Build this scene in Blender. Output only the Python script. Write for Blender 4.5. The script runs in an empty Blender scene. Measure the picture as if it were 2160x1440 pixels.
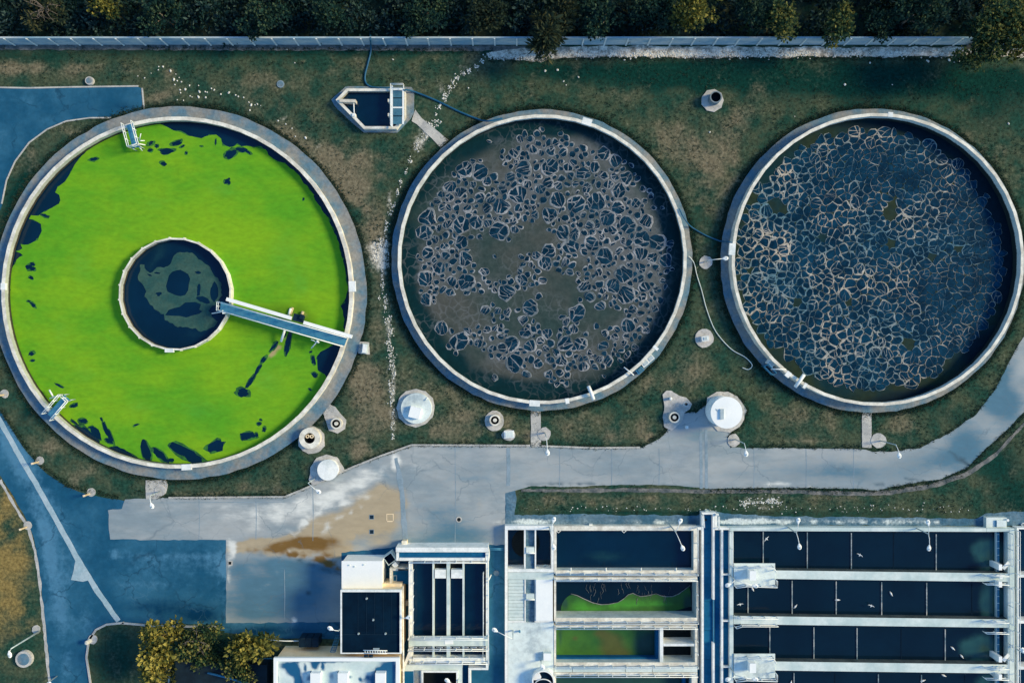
import bpy, bmesh, math, random
from mathutils import Vector, Matrix, noise
from mathutils.geometry import delaunay_2d_cdt

RND = random.Random(11)
H = 90.0            # camera height in metres
PX = 20.0           # photo pixels per metre on the ground
C = bpy.context.scene.collection
PI = math.pi
ORIGIN = {}
DZ = 0.0            # level of the block being built (the basins stand in sunken ground)

# ------------------------------------------------------------------ coordinates
def P(x, y, z=0.0):
    z += DZ
    s = (H - z) / H / PX
    return Vector(((x - 1080) * s, (720 - y) * s, z))

def PP(pts, z=0.0):
    return [P(x, y, z).to_2d() for x, y in pts]

def prect(x0, y0, x1, y1, z=0.0):
    return PP([(x0, y1), (x1, y1), (x1, y0), (x0, y0)], z)

def fbm(x, y, s=1.0, seed=0.0, oct=4):
    return noise.fractal(Vector((x * s + seed * 17.3, y * s - seed * 9.1, seed)), 1.0, 2.0, oct)

def jag(poly, step=0.5, amp=0.12, seed=1.0, freq=0.9):
    out = []
    n = len(poly)
    for i in range(n):
        a, b = Vector(poly[i]), Vector(poly[(i + 1) % n])
        L = (b - a).length
        k = max(1, int(L / step))
        d = (b - a)
        nrm = Vector((-d.y, d.x)).normalized() if L > 1e-6 else Vector((0, 0))
        for j in range(k):
            p = a + d * (j / k)
            out.append(p + nrm * amp * (fbm(p.x, p.y, freq, seed, 3) + 0.5 * fbm(p.x, p.y, freq * 4, seed + 3, 2)))
    return out

def smooth_poly(poly, it=2):
    for _ in range(it):
        q = []
        n = len(poly)
        for i in range(n):
            a, b = Vector(poly[i]), Vector(poly[(i + 1) % n])
            q += [a * .75 + b * .25, a * .25 + b * .75]
        poly = q
    return poly

def inside(p, poly):
    x, y = p[0], p[1]
    c = False
    n = len(poly)
    j = n - 1
    for i in range(n):
        xi, yi = poly[i][0], poly[i][1]
        xj, yj = poly[j][0], poly[j][1]
        if (yi > y) != (yj > y) and x < (xj - xi) * (y - yi) / (yj - yi) + xi:
            c = not c
        j = i
    return c

# ------------------------------------------------------------------ mesh builder
class MB:
    def __init__(self):
        self.v, self.f, self.m, self.sm = [], [], [], []
    def add(self, vs, fs, mi=0, smooth=False):
        o = len(self.v)
        self.v += [tuple(v) for v in vs]
        for f in fs:
            self.f.append([i + o for i in f]); self.m.append(mi); self.sm.append(smooth)
        return self
    def box(self, p0, p1, mi=0):
        x0, y0, z0 = p0; x1, y1, z1 = p1
        if x0 > x1: x0, x1 = x1, x0
        if y0 > y1: y0, y1 = y1, y0
        return self.prism([(x0, y0), (x1, y0), (x1, y1), (x0, y1)], z0, z1, mi)
    def prism(self, poly, z0, z1, mi=0, mside=None):
        n = len(poly); z0 += DZ; z1 += DZ
        A = sum(poly[i][0] * poly[(i + 1) % n][1] - poly[(i + 1) % n][0] * poly[i][1] for i in range(n))
        if A < 0: poly = list(reversed(poly))
        vs = [(p[0], p[1], z0) for p in poly] + [(p[0], p[1], z1) for p in poly]
        self.add(vs, [list(range(n, 2 * n))], mi)
        o = len(self.v) - 2 * n
        fs = [[i, (i + 1) % n, n + (i + 1) % n, n + i] for i in range(n)] + [list(range(n - 1, -1, -1))]
        for f in fs:
            self.f.append([i + o for i in f]); self.m.append(mi if mside is None else mside); self.sm.append(False)
        return self
    def prect(self, x0, y0, x1, y1, z0, z1, mi=0):
        return self.prism(prect(x0, y0, x1, y1, z1), z0, z1, mi)
    def loops(self, outer, inner, z0, z1, mi=0, mi_in=None):
        n = len(outer); z0 += DZ; z1 += DZ
        vs = []
        for L, z in ((outer, z0), (outer, z1), (inner, z1), (inner, z0)):
            vs += [(p[0], p[1], z) for p in L]
        fs, fi = [], []
        for i in range(n):
            j = (i + 1) % n
            fs += [[i, j, n + j, n + i], [n + i, n + j, 2 * n + j, 2 * n + i]]
            fi += [[2 * n + i, 2 * n + j, 3 * n + j, 3 * n + i]]
        self.add(vs, fs, mi)
        o = len(self.v) - len(vs)
        for f in fi:
            self.f.append([k + o for k in f]); self.m.append(mi if mi_in is None else mi_in); self.sm.append(False)
        return self
    def frame(self, o, i, z0, z1, mi=0, mi_in=None):
        return self.loops(prect(*o, z1), prect(*i, z1), z0, z1, mi, mi_in)
    def ring(self, c, ri, ro, z0, z1, n=40, rot=0.0, mi=0, mi_in=None):
        a = [rot + 2 * PI * k / n for k in range(n)]
        return self.loops([(c[0] + ro * math.cos(t), c[1] + ro * math.sin(t)) for t in a],
                          [(c[0] + ri * math.cos(t), c[1] + ri * math.sin(t)) for t in a], z0, z1, mi, mi_in)
    def cyl(self, c, r0, z0, r1, z1, n=20, mi=0, top=True, smooth=False):
        z0 += DZ; z1 += DZ
        a = [2 * PI * k / n for k in range(n)]
        vs = [(c[0] + r0 * math.cos(t), c[1] + r0 * math.sin(t), z0) for t in a] + \
             [(c[0] + r1 * math.cos(t), c[1] + r1 * math.sin(t), z1) for t in a]
        self.add(vs, [[i, (i + 1) % n, n + (i + 1) % n, n + i] for i in range(n)], mi, smooth)
        o = len(self.v) - 2 * n
        if top:
            self.f.append([o + n + i for i in range(n)]); self.m.append(mi); self.sm.append(False)
        return self
    def tube(self, pts, r, n=6, mi=0, smooth=True, r1=None):
        pts = [Vector(p) for p in pts]
        m = len(pts)
        vs = []
        ref = Vector((0, 0, 1))
        for i, p in enumerate(pts):
            t = (pts[min(i + 1, m - 1)] - pts[max(i - 1, 0)]).normalized()
            u = t.cross(ref)
            if u.length < 1e-3: u = t.cross(Vector((1, 0, 0)))
            u.normalize(); w = t.cross(u)
            rr = r if r1 is None else r + (r1 - r) * i / (m - 1)
            vs += [p + (u * math.cos(2 * PI * k / n) + w * math.sin(2 * PI * k / n)) * rr for k in range(n)]
        fs = []
        for i in range(m - 1):
            for k in range(n):
                fs.append([i * n + k, i * n + (k + 1) % n, (i + 1) * n + (k + 1) % n, (i + 1) * n + k])
        fs += [list(range(n - 1, -1, -1)), list(range((m - 1) * n, m * n))]
        return self.add(vs, fs, mi, smooth)
    def obox(self, c, sx, sy, z0, z1, rot=0, mi=0):
        ca, sa = math.cos(rot), math.sin(rot)
        return self.prism([(c[0] + x * ca - y * sa, c[1] + x * sa + y * ca) for x, y in
                           ((-sx / 2, -sy / 2), (sx / 2, -sy / 2), (sx / 2, sy / 2), (-sx / 2, sy / 2))], z0, z1, mi)
    def beam(self, a, b, w, z0, z1, mi=0):
        a, b = Vector(a).to_2d(), Vector(b).to_2d()
        d = (b - a).normalized(); nr = Vector((-d.y, d.x)) * w / 2
        return self.prism([a - nr, b - nr, b + nr, a + nr], z0, z1, mi)
    def rail(self, pts, h=1.0, sp=1.3, r=0.035, mid=True, mi=0):
        pts = [Vector(p) for p in pts]
        for k in ([h, h * .5] if mid else [h]):
            self.tube([p + Vector((0, 0, k)) for p in pts], r, 5, mi)
        for a, b in zip(pts[:-1], pts[1:]):
            L = (b - a).length
            n = max(1, int(round(L / sp)))
            for i in range(n + 1):
                q = a + (b - a) * (i / n)
                self.tube([q, q + Vector((0, 0, h))], r, 5, mi)
        return self
    def build(self, name, mat, parent=None, loc=None):
        me = bpy.data.meshes.new(name)
        if loc is None:
            if parent is not None: loc = ORIGIN[parent.name]
            else:
                xs = [v[0] for v in self.v]; ys = [v[1] for v in self.v]; zs = [v[2] for v in self.v]
                loc = Vector(((min(xs) + max(xs)) / 2, (min(ys) + max(ys)) / 2, min(zs)))
        loc = Vector(loc)
        me.from_pydata([(v[0] - loc.x, v[1] - loc.y, v[2] - loc.z) for v in self.v], [], self.f)
        mats = mat if isinstance(mat, (list, tuple)) else [mat]
        for m in mats: me.materials.append(m)
        me.polygons.foreach_set('material_index', self.m)
        me.polygons.foreach_set('use_smooth', self.sm)
        me.update()
        o = bpy.data.objects.new(name, me); C.objects.link(o)
        if parent is not None: o.parent = parent
        else: o.location = loc
        ORIGIN[o.name] = loc
        return o

def tag(o, label=None, cat=None, group=None, kind=None):
    if label: o['label'] = label
    if cat: o['category'] = cat
    if group: o['group'] = group
    if kind: o['kind'] = kind
    return o

def thing(name, label, cat, loc, group=None):
    o = bpy.data.objects.new(name, None); C.objects.link(o)
    o.location = loc; o.empty_display_size = 0.3
    ORIGIN[o.name] = Vector(loc)
    return tag(o, label, cat, group)

def copy_tree(o, parent=None):
    c = o.copy(); C.objects.link(c)
    if parent is not None: c.parent = parent
    for ch in list(o.children): copy_tree(ch, c)
    return c

def cdt_sheet(polys_out, holes, z, grid=None, name='sheet', mat=None, attrs=None, zf=None):
    """flat sheet from outlines and holes (world xy); optional inner grid points and float attributes"""
    z += DZ
    pts, edges = [], []
    for poly in polys_out + holes:
        o = len(pts); n = len(poly)
        pts += [Vector((p[0], p[1])) for p in poly]
        edges += [(o + i, o + (i + 1) % n) for i in range(n)]
    if grid:
        for poly in polys_out:
            xs = [p[0] for p in poly]; ys = [p[1] for p in poly]
            x = max(min(xs), -62) + grid * .37
            while x < min(max(xs), 62):
                y = max(min(ys), -44) + grid * .41
                while y < min(max(ys), 44):
                    q = (x + RND.uniform(-.2, .2) * grid, y + RND.uniform(-.2, .2) * grid)
                    if inside(q, poly): pts.append(Vector(q))
                    y += grid
                x += grid
    v, e, f, *_ = delaunay_2d_cdt(pts, edges, [], 0, 1e-5)
    fs = []
    for t in f:
        c = sum((v[i] for i in t), Vector((0, 0))) / len(t)
        if any(inside(c, p) for p in polys_out) and not any(inside(c, h) for h in holes):
            a = (v[t[1]] - v[t[0]]).cross(v[t[2]] - v[t[0]])
            fs.append(list(t) if a > 0 else list(reversed(t)))
    me = bpy.data.meshes.new(name)
    me.from_pydata([(p.x, p.y, z if zf is None else zf(p.x, p.y)) for p in v], [], fs)
    me.materials.append(mat)
    for k, fn in (attrs or {}).items():
        at = me.attributes.new(k, 'FLOAT', 'POINT')
        at.data.foreach_set('value', [float(fn(p.x, p.y)) for p in v])
    me.update()
    o = bpy.data.objects.new(name, me); C.objects.link(o)
    ORIGIN[o.name] = Vector((0, 0, 0))
    return o

def blobs(lst, wob=0.5, fr=0.35, seed=5.0, z=0.0):
    """soft blobs given in photo pixels: (x, y, rx, ry, angle_deg, amount)"""
    L = []
    for x, y, rx, ry, a, m in lst:
        p = P(x, y, z); L.append((p.x, p.y, rx / PX, ry / PX, math.cos(math.radians(-a)), math.sin(math.radians(-a)), m))
    def fn(x, y):
        s = 0.0
        w = 1 + wob * fbm(x, y, fr, seed)
        for cx, cy, rx, ry, ca, sa, m in L:
            dx, dy = x - cx, y - cy
            u = (dx * ca + dy * sa) / rx; v = (-dx * sa + dy * ca) / ry
            d = (u * u + v * v) * w
            if d < 4: s += m * math.exp(-d * 1.3)
        return s
    return fn

# ------------------------------------------------------------------ materials
MATS = {}
def mat(name, a, b, scale=0.6, rough=0.85, bump=0.15, bscale=None, attrs=(), stretch=(1, 1, 1), spec=0.25,
        lo=0.35, hi=0.65, fine=0.25, metallic=0.0, obj=False, fine_scale=None, wetz=None, brk=0.7):
    m = bpy.data.materials.new(name); m.use_nodes = True
    nt = m.node_tree; N = nt.nodes; L = nt.links
    bs = N['Principled BSDF']
    if obj:
        src = N.new('ShaderNodeTexCoord').outputs['Object']
    else:
        src = N.new('ShaderNodeNewGeometry').outputs['Position']
    mp = N.new('ShaderNodeMapping'); mp.inputs['Scale'].default_value = stretch
    L.new(src, mp.inputs['Vector'])
    n1 = N.new('ShaderNodeTexNoise'); n1.inputs['Scale'].default_value = scale
    n1.inputs['Detail'].default_value = 7; n1.inputs['Roughness'].default_value = 0.6
    L.new(mp.outputs[0], n1.inputs['Vector'])
    r1 = N.new('ShaderNodeMapRange'); r1.interpolation_type = 'SMOOTHSTEP'
    r1.inputs['From Min'].default_value = lo; r1.inputs['From Max'].default_value = hi
    L.new(n1.outputs['Fac'], r1.inputs['Value'])
    mx = N.new('ShaderNodeMix'); mx.data_type = 'RGBA'
    mx.inputs[6].default_value = (*a, 1); mx.inputs[7].default_value = (*b, 1)
    L.new(r1.outputs[0], mx.inputs[0])
    col = mx.outputs[2]
    n2 = N.new('ShaderNodeTexNoise'); n2.inputs['Scale'].default_value = fine_scale or scale * 7
    n2.inputs['Detail'].default_value = 5; n2.inputs['Roughness'].default_value = 0.65
    L.new(mp.outputs[0], n2.inputs['Vector'])
    for at, c in attrs:
        an = N.new('ShaderNodeAttribute'); an.attribute_name = at
        ad = N.new('ShaderNodeMath'); ad.operation = 'MULTIPLY_ADD'
        sb = N.new('ShaderNodeMath'); sb.operation = 'ADD'
        L.new(n1.outputs['Fac'], sb.inputs[0]); L.new(n2.outputs['Fac'], sb.inputs[1])
        L.new(sb.outputs[0], ad.inputs[0]); ad.inputs[1].default_value = brk
        sc = N.new('ShaderNodeMath'); sc.operation = 'SUBTRACT'
        L.new(an.outputs['Fac'], sc.inputs[0]); sc.inputs[1].default_value = brk
        L.new(sc.outputs[0], ad.inputs[2])
        ml = N.new('ShaderNodeMapRange'); ml.interpolation_type = 'SMOOTHSTEP'
        ml.inputs['From Min'].default_value = 0.12; ml.inputs['From Max'].default_value = 0.88
        L.new(ad.outputs[0], ml.inputs['Value'])
        m2 = N.new('ShaderNodeMix'); m2.data_type = 'RGBA'; m2.inputs[7].default_value = (*c, 1)
        L.new(col, m2.inputs[6]); L.new(ml.outputs[0], m2.inputs[0])
        col = m2.outputs[2]
    if wetz is not None:
        z, c = wetz
        sx = N.new('ShaderNodeSeparateXYZ'); L.new(src, sx.inputs[0])
        ad = N.new('ShaderNodeMath'); ad.operation = 'MULTIPLY_ADD'
        L.new(n2.outputs['Fac'], ad.inputs[0]); ad.inputs[1].default_value = 0.25; L.new(sx.outputs['Z'], ad.inputs[2])
        ml = N.new('ShaderNodeMapRange'); ml.inputs['From Min'].default_value = z + .1; ml.inputs['From Max'].default_value = z + .22
        L.new(ad.outputs[0], ml.inputs['Value'])
        m2 = N.new('ShaderNodeMix'); m2.data_type = 'RGBA'; m2.inputs[6].default_value = (*c, 1)
        L.new(col, m2.inputs[7]); L.new(ml.outputs[0], m2.inputs[0]); col = m2.outputs[2]
    if fine:
        r2 = N.new('ShaderNodeMapRange'); r2.inputs['From Min'].default_value = 0.25; r2.inputs['From Max'].default_value = 0.75
        r2.inputs['To Min'].default_value = 1 - fine; r2.inputs['To Max'].default_value = 1 + fine
        L.new(n2.outputs['Fac'], r2.inputs['Value'])
        sc = N.new('ShaderNodeVectorMath'); sc.operation = 'SCALE'
        L.new(col, sc.inputs[0]); L.new(r2.outputs[0], sc.inputs['Scale']); col = sc.outputs[0]
    L.new(col, bs.inputs['Base Color'])
    bs.inputs['Roughness'].default_value = rough; bs.inputs['Metallic'].default_value = metallic
    bs.inputs['Specular IOR Level'].default_value = spec
    if bump:
        bp = N.new('ShaderNodeBump'); bp.inputs['Strength'].default_value = bump
        bp.inputs['Distance'].default_value = 0.1
        L.new(n2.outputs['Fac'], bp.inputs['Height']); L.new(bp.outputs[0], bs.inputs['Normal'])
    MATS[name] = m
    return m

M = {}
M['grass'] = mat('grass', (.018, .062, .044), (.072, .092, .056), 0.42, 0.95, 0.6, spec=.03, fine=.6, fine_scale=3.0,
                 attrs=(('lush_shade', (.005, .040, .032)), ('dry', (.185, .160, .105)), ('gold', (.25, .18, .065)), ('pale', (.62, .58, .50))))
M['asphalt'] = mat('asphalt', (.010, .084, .165), (.030, .135, .232), 0.22, 0.85, 0.08, fine=.16, spec=.08,
                   attrs=(('pale', (.075, .215, .345)), ('dark', (.001, .036, .095))), brk=.95, fine_scale=1.7)
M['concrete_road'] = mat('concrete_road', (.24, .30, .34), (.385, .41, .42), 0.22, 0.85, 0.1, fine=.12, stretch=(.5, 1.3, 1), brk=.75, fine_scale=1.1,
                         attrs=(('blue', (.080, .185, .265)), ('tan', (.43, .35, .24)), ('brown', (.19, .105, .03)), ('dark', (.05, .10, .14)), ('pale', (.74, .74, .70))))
M['path'] = mat('path', (.40, .40, .39), (.56, .54, .50), 0.8, 0.9, 0.15, fine=.2)
M['drain'] = mat('drain', (.30, .43, .50), (.42, .52, .58), 0.5, 0.85, 0.1, fine=.15)
M['joint'] = mat('joint', (.20, .28, .34), (.27, .35, .42), 0.6, 0.9, 0.1, fine=.15)
M['apron'] = mat('apron', (.045, .13, .21), (.14, .23, .30), 0.55, 0.9, 0.2, fine=.35, attrs=(('pale', (.62, .70, .72)), ('dark', (.04, .10, .16))), brk=.9)
M['walkway'] = mat('walkway', (.10, .20, .28), (.26, .26, .25), 0.5, 0.9, 0.2, fine=.28, fine_scale=3.5)
M['wall_top'] = mat('wall_top', (.60, .56, .48), (.88, .84, .74), 0.9, 0.8, 0.06, fine=.20, fine_scale=4)
M['wall_wet'] = mat('wall_wet', (.50, .60, .62), (.62, .68, .68), 0.9, 0.7, 0.1, fine=.15, wetz=(.75, (.012, .022, .026)))
M['wall_wet_low'] = mat('wall_wet_low', (.38, .40, .36), (.50, .50, .44), 0.9, 0.7, 0.1, fine=.15, wetz=(.35, (.05, .045, .03)))
M['white'] = mat('white', (.64, .69, .69), (.88, .89, .87), 0.7, 0.7, 0.05, fine=.14, fine_scale=4, lo=.3, hi=.55)
M['white_bright'] = mat('white_bright', (.88, .90, .90), (.93, .94, .93), 0.8, 0.55, 0.02, fine=.03)
M['cream'] = mat('cream', (.84, .66, .42), (.90, .74, .52), 0.8, 0.8, 0.06, fine=.12)
M['slab'] = mat('slab', (.50, .61, .61), (.70, .77, .75), 0.35, 0.8, 0.08, fine=.10)
M['slab_stained'] = mat('slab_stained', (.36, .44, .48), (.72, .80, .79), 0.30, 0.8, 0.08, fine=.14, lo=.32, hi=.52)
M['wet_board'] = mat('wet_board', (.10, .18, .24), (.48, .50, .50), 1.2, 0.7, 0.1, fine=.3)
M['dark_edge'] = mat('dark_edge', (.05, .07, .075), (.10, .12, .12), 0.8, 0.8, 0.1, fine=.2)  # dark side faces of the slab walkways
M['basin_in'] = mat('basin_in', (.45, .52, .52), (.60, .66, .64), 0.8, 0.75, 0.1, fine=.14)
M['lane'] = mat('lane', (.004, .085, .20), (.010, .12, .26), 0.4, 0.85, 0.05, fine=.15, spec=.08)  # sunken concrete, its blue shade put into the colour
M['deck_blue'] = mat('deck_blue', (.03, .19, .34), (.07, .25, .38), 0.8, 0.6, 0.05, fine=.18)
M['grating'] = mat('grating', (.04, .13, .20), (.06, .18, .26), 0.8, 0.6, 0.05, fine=.2)
M['roof_dark'] = mat('roof_dark', (.0003, .008, .022), (.001, .015, .036), 0.35, 0.8, 0.05, fine=.2, spec=.08)
M['roof_wet'] = mat('roof_wet', (.56, .68, .68), (.70, .78, .77), 0.5, 0.6, 0.05, fine=.08, attrs=(('wet', (.010, .105, .235)),), brk=.25)
M['dark_plastic'] = mat('dark_plastic', (.002, .016, .036), (.004, .024, .048), 1.0, 0.6, 0.05, fine=.2)
M['black'] = mat('black', (.004, .009, .012), (.006, .012, .016), 1.0, 0.9, 0, fine=.1)
M['hose_blue'] = mat('hose_blue', (.010, .085, .175), (.02, .12, .22), 1.0, 0.5, 0, fine=.1)
M['hose_white'] = mat('hose_white', (.60, .68, .68), (.70, .76, .75), 1.0, 0.5, 0, fine=.1)
M['fence'] = mat('fence', (.24, .40, .52), (.52, .58, .60), 0.35, 0.85, 0.08, fine=.14, stretch=(1, 1, 2))
M['fence_post'] = mat('fence_post', (.70, .74, .74), (.80, .82, .80), 0.8, 0.8, 0.05, fine=.1)
M['stone'] = mat('stone', (.60, .58, .52), (.82, .80, .74), 1.5, 0.9, 0.2, fine=.2)
M['rubble'] = mat('rubble', (.30, .27, .23), (.88, .80, .70), 1.6, 0.95, 0.4, fine=.4, fine_scale=5)
M['wood'] = mat('wood', (.50, .38, .22), (.62, .50, .32), 2.0, 0.8, 0.1, fine=.2)
M['bark'] = mat('bark', (.14, .11, .085), (.26, .21, .17), 3.0, 0.95, 0.4, fine=.3, obj=True)
M['metal'] = mat('metal', (.40, .48, .50), (.52, .60, .62), 2.0, 0.45, 0.03, fine=.1, metallic=.3)
M['gull'] = mat('gull', (.84, .84, .82), (.90, .90, .88), 2.0, 0.8, 0.0, fine=.05, obj=True)
M['gull_wing'] = mat('gull_wing', (.55, .58, .60), (.70, .72, .72), 2.0, 0.8, 0.0, fine=.05, obj=True)
M['water'] = mat('water', (.0005, .015, .040), (.001, .021, .054), 0.15, 0.12, 0.02, fine=.05, spec=.3, attrs=(('murk_shade', (.012, .062, .075)),), brk=.35)
M['water_deep'] = mat('water_deep', (.001, .009, .022), (.0014, .013, .030), 0.15, 0.1, 0.015, fine=.05, spec=.3, attrs=(('murk_shade', (.024, .088, .092)), ('olive', (.050, .095, .060)),), brk=.35)
M['scum_brown'] = mat('scum_brown', (.030, .058, .056), (.078, .082, .074), 0.10, 0.6, 0.05, fine=.22, fine_scale=1.6, spec=.06, attrs=(('froth', (.115, .125, .130)), ('murk_shade', (.003, .026, .034))), brk=.3)
M['scum_olive'] = mat('scum_olive', (.002, .028, .040), (.024, .038, .020), 0.14, 0.6, 0.05, fine=.25, fine_scale=1.8, spec=.06, attrs=(('murk_shade', (.002, .014, .026)),), brk=.3)
M['foam_rim'] = mat('foam_rim', (.10, .13, .15), (.34, .34, .35), 0.5, 0.7, 0.1, fine=.3, fine_scale=4)
M['foam_rim_warm'] = mat('foam_rim_warm', (.09, .19, .24), (.46, .40, .33), 0.25, 0.7, 0.1, fine=.4, fine_scale=4)
M['foam_film'] = mat('foam_film', (.002, .020, .042), (.007, .040, .075), 0.9, 0.6, 0.03, fine=.5, fine_scale=5, spec=.03)
M['foam_film_blue'] = mat('foam_film_blue', (.0008, .020, .046), (.003, .043, .088), 0.5, 0.6, 0.03, fine=.5, fine_scale=5, spec=.03)
M['algae_thin'] = mat('algae_thin', (.012, .075, .030), (.045, .20, .030), 1.2, 0.7, 0.1, fine=.35, fine_scale=5)
M['algae'] = mat('algae', (.095, .34, .012), (.205, .415, .010), 0.11, 0.75, 0.10, fine=.16, fine_scale=1.8, stretch=(.7, 1.4, 1), spec=.2,
                 attrs=(('teal', (.030, .30, .045)), ('olive', (.115, .265, .008)), ('tan', (.42, .33, .16))), brk=.25)
M['algae_dull'] = mat('algae_dull', (.020, .080, .075), (.045, .105, .085), 0.6, 0.7, 0.1, fine=.25, fine_scale=4)
M['algae_dark'] = mat('algae_dark', (.014, .10, .02), (.055, .17, .018), 0.12, 0.5, 0.05, fine=.2, spec=.4,
                      attrs=(('tan', (.080, .098, .022)), ('murk_shade', (.010, .055, .048)), ('bright', (.060, .30, .030))), brk=.3)
M['verge'] = mat('verge', (.07, .09, .10), (.22, .21, .20), 0.9, 0.95, 0.25, fine=.35, fine_scale=4)
M['steel_white'] = mat('steel_white', (.80, .84, .84), (.88, .90, .89), 1.5, 0.5, 0.02, fine=.05)
M['conc_bed'] = mat('conc_bed', (.40, .40, .39), (.56, .53, .50), 0.9, 0.9, 0.25, fine=.25, fine_scale=4)
M['shed_roof'] = mat('shed_roof', (.004, .012, .02), (.008, .022, .035), 0.8, 0.7, 0.05, fine=.2)

def web(m, scale, col, amt, thick=.10, lo=.42, hi=.62, wob=1.6):
    # faint pale froth threads: edges of a noise-warped cell pattern
    nt = m.node_tree; N = nt.nodes; L = nt.links; bs = N['Principled BSDF']
    src = bs.inputs['Base Color'].links[0].from_socket
    g_ = N.new('ShaderNodeNewGeometry'); nz = N.new('ShaderNodeTexNoise'); nz.inputs['Scale'].default_value = .8; nz.inputs['Detail'].default_value = 4
    L.new(g_.outputs['Position'], nz.inputs['Vector'])
    va = N.new('ShaderNodeVectorMath'); va.operation = 'MULTIPLY_ADD'; va.inputs[1].default_value = (wob, wob, 0)
    L.new(nz.outputs['Color'], va.inputs[0]); L.new(g_.outputs['Position'], va.inputs[2])
    vo = N.new('ShaderNodeTexVoronoi'); vo.feature = 'DISTANCE_TO_EDGE'; vo.inputs['Scale'].default_value = scale; L.new(va.outputs[0], vo.inputs['Vector'])
    mr = N.new('ShaderNodeMapRange'); mr.inputs['From Min'].default_value = 0; mr.inputs['From Max'].default_value = thick; mr.inputs['To Min'].default_value = amt; mr.inputs['To Max'].default_value = 0
    L.new(vo.outputs['Distance'], mr.inputs['Value'])
    n2 = N.new('ShaderNodeTexNoise'); n2.inputs['Scale'].default_value = .22; L.new(g_.outputs['Position'], n2.inputs['Vector'])
    m2 = N.new('ShaderNodeMapRange'); m2.inputs['From Min'].default_value = lo; m2.inputs['From Max'].default_value = hi; L.new(n2.outputs['Fac'], m2.inputs['Value'])
    mu = N.new('ShaderNodeMath'); mu.operation = 'MULTIPLY'; L.new(mr.outputs[0], mu.inputs[0]); L.new(m2.outputs[0], mu.inputs[1])
    mx = N.new('ShaderNodeMix'); mx.data_type = 'RGBA'; L.new(mu.outputs[0], mx.inputs[0]); L.new(src, mx.inputs[6]); mx.inputs[7].default_value = (*col, 1)
    L.new(mx.outputs[2], bs.inputs['Base Color'])
web(M['scum_brown'], 1.1, (.20, .22, .24), .32)
web(M['asphalt'], .16, (.004, .03, .065), .55, .018, .45, .55, 2.4)
web(M['asphalt'], .55, (.075, .19, .29), .35, .03, .52, .62, 2.0)
web(M['concrete_road'], .22, (.12, .17, .21), .5, .014, .42, .55, 1.8)

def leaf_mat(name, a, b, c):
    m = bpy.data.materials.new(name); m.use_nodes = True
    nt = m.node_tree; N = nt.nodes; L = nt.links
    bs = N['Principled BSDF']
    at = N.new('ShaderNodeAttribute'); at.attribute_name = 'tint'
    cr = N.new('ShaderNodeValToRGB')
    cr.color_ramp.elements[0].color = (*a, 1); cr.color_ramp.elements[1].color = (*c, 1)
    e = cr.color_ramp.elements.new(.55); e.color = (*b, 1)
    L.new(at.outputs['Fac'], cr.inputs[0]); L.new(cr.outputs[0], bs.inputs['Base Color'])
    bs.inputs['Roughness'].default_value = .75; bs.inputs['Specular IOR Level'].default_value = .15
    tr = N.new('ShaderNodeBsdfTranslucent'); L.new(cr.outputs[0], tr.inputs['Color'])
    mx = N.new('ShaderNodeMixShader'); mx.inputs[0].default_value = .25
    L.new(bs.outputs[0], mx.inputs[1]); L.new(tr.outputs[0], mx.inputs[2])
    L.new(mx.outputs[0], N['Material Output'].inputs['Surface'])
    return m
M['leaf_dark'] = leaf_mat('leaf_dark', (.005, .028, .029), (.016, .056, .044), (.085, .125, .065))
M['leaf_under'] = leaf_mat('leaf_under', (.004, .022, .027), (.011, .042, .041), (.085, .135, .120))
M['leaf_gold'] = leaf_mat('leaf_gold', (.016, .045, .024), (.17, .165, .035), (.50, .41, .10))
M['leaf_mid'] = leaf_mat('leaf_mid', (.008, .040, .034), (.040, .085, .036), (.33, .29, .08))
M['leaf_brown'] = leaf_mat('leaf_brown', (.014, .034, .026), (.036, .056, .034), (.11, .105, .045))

# ------------------------------------------------------------------ camera, sun, sky
sc = bpy.context.scene
cam_d = bpy.data.cameras.new('camera'); cam = bpy.data.objects.new('camera', cam_d); C.objects.link(cam)
cam.location = (0, 0, H); cam.rotation_euler = (0, 0, 0)
cam_d.sensor_width = 36; cam_d.lens = 36 * H / 108.0
cam_d.clip_start = 1; cam_d.clip_end = 3000
sc.camera = cam
SUN_EL, SUN_AZ = math.radians(32), math.radians(11)
sd = Vector((math.cos(SUN_EL) * math.cos(SUN_AZ), math.cos(SUN_EL) * math.sin(SUN_AZ), math.sin(SUN_EL)))
sl = bpy.data.lights.new('sun', 'SUN'); sun = bpy.data.objects.new('sun', sl); C.objects.link(sun)
sl.energy = 3.0; sl.angle = math.radians(14); sl.color = (1.0, .82, .46)
sun.rotation_euler = sd.to_track_quat('Z', 'Y').to_euler(); sun.location = sd * 200
w = bpy.data.worlds.new('World'); sc.world = w; w.use_nodes = True
sky = w.node_tree.nodes.new('ShaderNodeTexSky'); sky.sky_type = 'NISHITA'; sky.sun_disc = False
sky.sun_elevation = SUN_EL; sky.sun_rotation = PI / 2 - SUN_AZ
sky.air_density = 2.0; sky.dust_density = 0.0; sky.ozone_density = 10.0
bg = w.node_tree.nodes['Background']; bg.inputs['Strength'].default_value = 0.12
w.node_tree.links.new(sky.outputs[0], bg.inputs['Color'])
sc.view_settings.view_transform = 'Standard'; sc.view_settings.look = 'None'
sc.view_settings.gamma = 1; sc.view_settings.exposure = 0.55; sc.view_settings.use_curve_mapping = False

TANKS = [(381, 618, 393), (1143, 549, 317), (1839, 550, 320)]

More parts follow.
